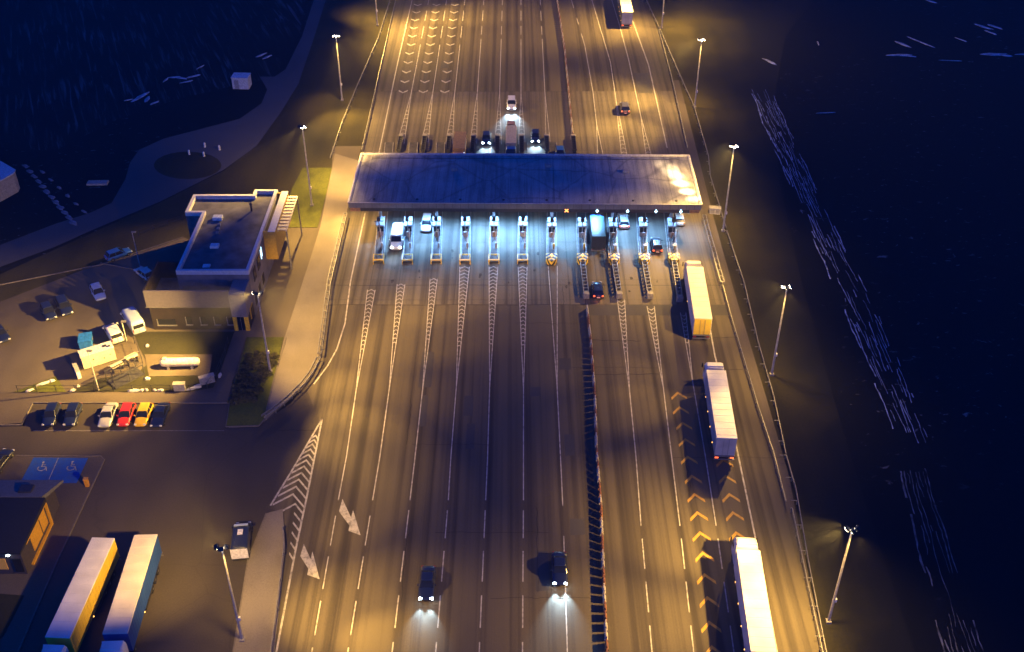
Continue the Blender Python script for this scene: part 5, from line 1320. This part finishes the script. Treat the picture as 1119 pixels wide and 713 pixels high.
for (px, py, rz, sx, lab) in ((258, 418, .02, 1.5, 'grey cabinet on the lawn edge right of the tank'), (227, 419, .45, 2.0, 'tilted pale cabinet by the bend of the path')):
    rotbox_thing('meter_cabinet', lab if px != 258 else 'small grey cabinet in the dull lawn below the tank', 'cabinet', px if px != 258 else 197, py if px != 258 else 427, rz,
                 [('body', M_GREY, [(-sx / 2, sx / 2, -.3, .3, .1, 1.2)]), ('roof', M_CONC, [(-sx / 2 - .06, sx / 2 + .06, -.38, .38, 1.201, 1.3)]), ('plinth', M_CONC, [(-sx / 2 + .05, sx / 2 - .05, -.25, .25, 0, .099)])])
rotbox_thing('equipment_rack', 'pale pipework rack beside the dark compound', 'rack', 138, 401, hd(128, 406, 150, 395) + pi / 2, [
    ('tray', mat('rack_cream', (.6, .52, .36), .6), [(-2.1, -.4, -.35, .35, .9, 1.2), (.2, 1.9, -.35, .35, 1.1, 1.4)]), ('legs', M_DSTEEL, [(-2.0, -1.9, -.3, .3, 0, .899), (-.6, -.5, -.3, .3, 0, .899), (.3, .4, -.3, .3, 0, 1.099), (1.7, 1.8, -.3, .3, 0, 1.099)]),
    ('pipe', M_GALV, [(-2.4, 2.3, -.06, .06, 1.41, 1.5)])])
rotbox_thing('roadside_cabinet', 'small white cabinet on the verge right of the canopy end', 'cabinet', 781, 233, radians(-8), [
    ('body', M_WHITE, [(-.9, .9, -.45, .45, .0, 1.0)]), ('roof', M_GREY, [(-1.0, 1.0, -.52, .52, 1.001, 1.1)]), ('door', M_GREY, [(-.8, -.05, -.47, -.451, .15, .9), (.05, .8, -.47, -.451, .15, .9)])])
rotbox_thing('storage_shed', 'small pale shed standing alone by the ploughed field', 'shed', 265, 95, radians(-3), [
    ('wall', mat('shed_pale', (.55, .57, .6), .6), [(-1.7, 1.7, -1.3, 1.3, 0, 2.4)]), ('roof', mat('shed_roof', (.6, .62, .66), .5), [(-1.8, 1.8, -1.4, 1.4, 2.401, 2.55)]), ('door', M_GREY, [(-1.2, -.3, -1.33, -1.301, 0, 2.0)])])
rotbox_thing('concrete_slab', 'flat pale slab lying on the dark ground by the service road', 'slab', 107, 201, radians(2), [('slab', M_CONC, [(-1.8, 1.8, -.7, .7, .0, .35)])])
rotbox_thing('ticket_post', 'small orange post beside the disabled parking bays', 'post', 96, 532, 0, [('body', mat('orange_post', (.6, .28, .03), .5), [(-.22, .22, -.2, .2, .1, 1.3)]), ('cap', mat('orange_post2', (.65, .33, .05), .5), [(-.27, .27, -.25, .25, 1.301, 1.38)])])
for (px, py, lb) in ((207, 169, 'leftmost'), (224, 161, 'topmost'), (223, 171, 'lowest'), (240, 164, 'rightmost')):
    b_ = thing('bollard', 'small white bollard on the service road, %s of four' % lb, 'bollard', P(px, py), 0, 'bollards by the service road island')
    MB().lathe((0, 0, 0), [(.22, 0), (.2, .8), (.1, .95)], n=10).build('post', M_WHITE, b_)
# snow left on the ground
M_FSNOW = mat('thin_field_snow', (.36, .40, .46), .8, var=.25, scale=1.2)
def snowpatch(px, py, L_, W__, rz, label, group, h=.14):
    o = MB(); n = 11; rg = random.Random(px * 7 + py)
    rs = [1 + rg.uniform(-.28, .28) for _ in range(n)]
    def ring(k, z): return [(L_ / 2 * k * rs[i] * cos(2 * pi * i / n), W__ / 2 * k * rs[i] * sin(2 * pi * i / n), z) for i in range(n)]
    o.loft([ring(1, .0), ring(.85, h * .7), ring(.45, h)])
    q = o.build('snow_patch', M_OLDSNOW if 'block' in label else M_FSNOW if 'bluish' in label else M_SNOW); q.location = P(px, py) + Vector((0, 0, .06)); q.rotation_euler = (0, 0, rz)
    tag(q, label, 'snow patch', group)
for (px, py, L_, W__, rz) in ((33, 427.5, 1.2, .35, .5), (47, 420.5, 2.2, .35, .5), (57, 417, 1.0, .5, .4), (80, 427.5, .8, .5, .6), (86, 423, .5, .3, .3), (146, 428, 1.9, .5, .1), (155, 427.5, .6, .4, 0), (160, 427, .5, .3, 0), (169, 427.4, .5, .3, 0), (175.5, 427.3, .8, .45, 0), (161, 415, .8, .6, 0), (211, 425.5, 2.2, .45, .35), (217, 422.5, 1.2, .4, .45), (257.5, 441, .7, .5, .2), (161, 379, .5, .5, 0)):
    snowpatch(px, py, L_, W__, rz, 'small heap of old white snow along the lawn edge', 'snow heaps along the lawn edge', .3)
snowpatch(240.5, 412, .5, .9, 0, 'upright lump of snow on the entrance path side', None, .5)
for (px, py, L_, W__, rz) in ((154, 106, 5.5, 1.3, 1.15), (161, 109, 3, .8, 1.5), (169, 113, 2.4, .7, .9), (181, 88, 2.5, .5, 1.3), (190, 85, 2.5, .7, .2), (199, 86, 2.8, .8, -.3), (204, 90, 3, .6, .5), (211, 84, 3, .8, .6), (285, 61, 3.2, .7, .9), (292, 63, 2.6, .6, 1.0), (219, 74, 2.2, .4, 1.1), (140, 110, 2.2, .4, .5)):
    snowpatch(px, py, L_, W__, rz, 'bluish snow streak at the edge of the ploughed field', 'snow streaks at the ploughed field edge')
for (px, py, L_, W__, rz) in ((985, 61, 6, 1.2, 0), (994, 62, 4, .7, -.3), (1085, 60, 7, 1.4, 0), (1097, 61, 4, 1, -.3), (1075, 30, 5, .9, -.9), (1082, 36, 4, .7, -1), (1088, 30, 4, 1, -.9), (1007, 47, 8, .5, -1), (987, 49, 4, .9, -1), (1050, 44, 3, .5, -.9), (841, 68, 4, .8, -1), (1118, 60, 4, .6, 0), (894, 48, 3, .3, 1.5), (1017, 2, 3, 1, -.8), (902, 124, 4, .25, .1), (1040, 67, 5, .35, -.1)):
    snowpatch(px, py, L_, W__, rz, 'bluish snow streak on the dark field at the upper right', 'snow streaks on the upper right field')
for k in range(12):
    t = k / 11
    snowpatch(28 + 52 * t, 182 + 62 * t, 2.2, .9, 2.35, 'block of snow in the row beside the pale roofed building', 'snow blocks beside the pale roofed building', .08)
    if k % 2: snowpatch(42 + 50 * t, 184 + 48 * t, 1.6, .6, 2.35, 'block of snow in the row beside the pale roofed building', 'snow blocks beside the pale roofed building', .08)

# hedge bushes on the lawn
M_LEAF = mat('bush_leaves', (.075, .07, .02), .9, var=.3, scale=2.0)
def bush(px, py, rad, h, seed):
    rg = random.Random(seed); mb = MB(); mb.flat = True
    for k in range(int(260 * rad)):
        a = rg.uniform(0, 2 * pi); q = rg.random() ** .5; z = rg.random()
        rr = rad * q * (1 - .45 * z) * (1 + .25 * sin(3 * a + seed)); x = rr * cos(a); y = rr * sin(a); zz = .08 + h * z * (1 - .35 * q)
        s = rg.uniform(.07, .17); d1 = Vector((rg.gauss(0, 1), rg.gauss(0, 1), rg.gauss(0, 1))).normalized() * s; d2 = d1.orthogonal().normalized() * s * .7
        c = Vector((x, y, zz)); mb.add([c - d1, c + d2, c + d1, c - d2], [(0, 1, 2, 3)])
    r = thing('shrub', 'low dark shrub in the planted bed on the hedge lawn', 'shrub', P(px, py) + Vector((0, 0, .12)), 0, 'shrubs in the bed on the hedge lawn')
    mb.build('foliage', M_LEAF, r)
    st = MB()
    for k in range(5):
        a = k * 1.256; st.tube((0, 0, -.05), (rad * .5 * cos(a), rad * .5 * sin(a), h * .7), .03, .012, 5)
    st.build('stem', mat('bark', (.06, .045, .03), .9), r)
rg = random.Random(3)
for row in range(8):
    y = 392 + row * 6.6
    x0 = 272 - row * 2.4 if row < 5 else 258; x1 = 299 - row * 3.2
    n_ = 4
    for k in range(n_):
        bush(x0 + (x1 - x0) * k / (n_ - 1) + rg.uniform(-1.5, 1.5), y + rg.uniform(-2, 2), rg.uniform(.65, 1.05), rg.uniform(.6, 1.1), row * 10 + k)
for k in range(6): bush(256 + k * 4 + rg.uniform(-1, 1), 438 + rg.uniform(-6, 4), .8, .8, 200 + k)

# lawn fence (thin posts) and small bollards
def fence(px, label, gap=2.6, h=1.2):
    pts = PL(px); root = thing('wire_fence', label, 'fence', (pts[0].x, pts[0].y, 0)); o0 = Vector((pts[0].x, pts[0].y, 0)); loc = [p - o0 for p in pts]
    w = MB()
    for z in (h * .45, h * .95): w.strip(loc, .03, z - .02, z + .02)
    w.build('wires', M_DSTEEL, root)
    proto = None; acc = 0
    for a, b in zip(loc, loc[1:]):
        d = b - a; L_ = d.length; t = acc
        while t <= L_:
            p = a + d * (t / L_)
            if proto is None: proto = MB().bb(-.035, .035, -.035, .035, 0, h).build('post', M_DSTEEL, root); proto.location = p
            else: dup(proto, p, parent=root)
            t += gap
        acc = t - L_
fence([(20, 428.6), (120, 428.4), (225, 428.2), (236, 414), (246, 391), (250, 375)], 'thin wire fence round the dull lawn in front of the office')
fence([(105, 425), (157, 400), (150, 380), (138, 360)], 'thin wire fence round the dark generator compound', h=1.6)
fence([(152, 258), (180, 248), (205, 240)], 'thin wire fence on the verge above the yard road', h=1.1)
# dark compound cage
cg = thing('compound_cage', 'dark mesh cage in front of the pale rack', 'cage', P(138, 414), hd(128, 420, 150, 409) + pi / 2)
cb = MB().bb(-2.2, 2.2, -1.2, 1.2, .05, .25)
cb.build('floor', M_DSTEEL, cg)
fr_ = MB()
for x in (-2.2, 0, 2.2):
    for y in (-1.2, 1.2): fr_.bb(x - .05, x + .05, y - .05, y + .05, .25, 1.8)
for y in (-1.2, 1.2): fr_.bb(-2.25, 2.25, y - .05, y + .05, 1.8, 1.9)
fr_.build('frame', M_DSTEEL, cg)
ms = MB()
for k in range(22): ms.bb(-2.15 + k * .2, -2.12 + k * .2, -1.15, 1.15, 1.82, 1.86)
ms.build('mesh_top', M_DSTEEL, cg)

# ================================================================== NIGHT HAZE
hz = MB().bb(-1600, 1600, -400, 2600, -1, 110).build('haze', None); hz['kind'] = 'stuff'
hm = bpy.data.materials.new('haze'); hm.use_nodes = True; ht = hm.node_tree; ht.nodes.clear()
ho = ht.nodes.new('ShaderNodeOutputMaterial'); hv = ht.nodes.new('ShaderNodeVolumePrincipled')
hv.inputs['Density'].default_value = 0.0005; hv.inputs['Anisotropy'].default_value = .2; hv.inputs['Color'].default_value = (.8, .85, .95, 1)
ht.links.new(hv.outputs[0], ho.inputs[1]); hz.data.materials.append(hm)
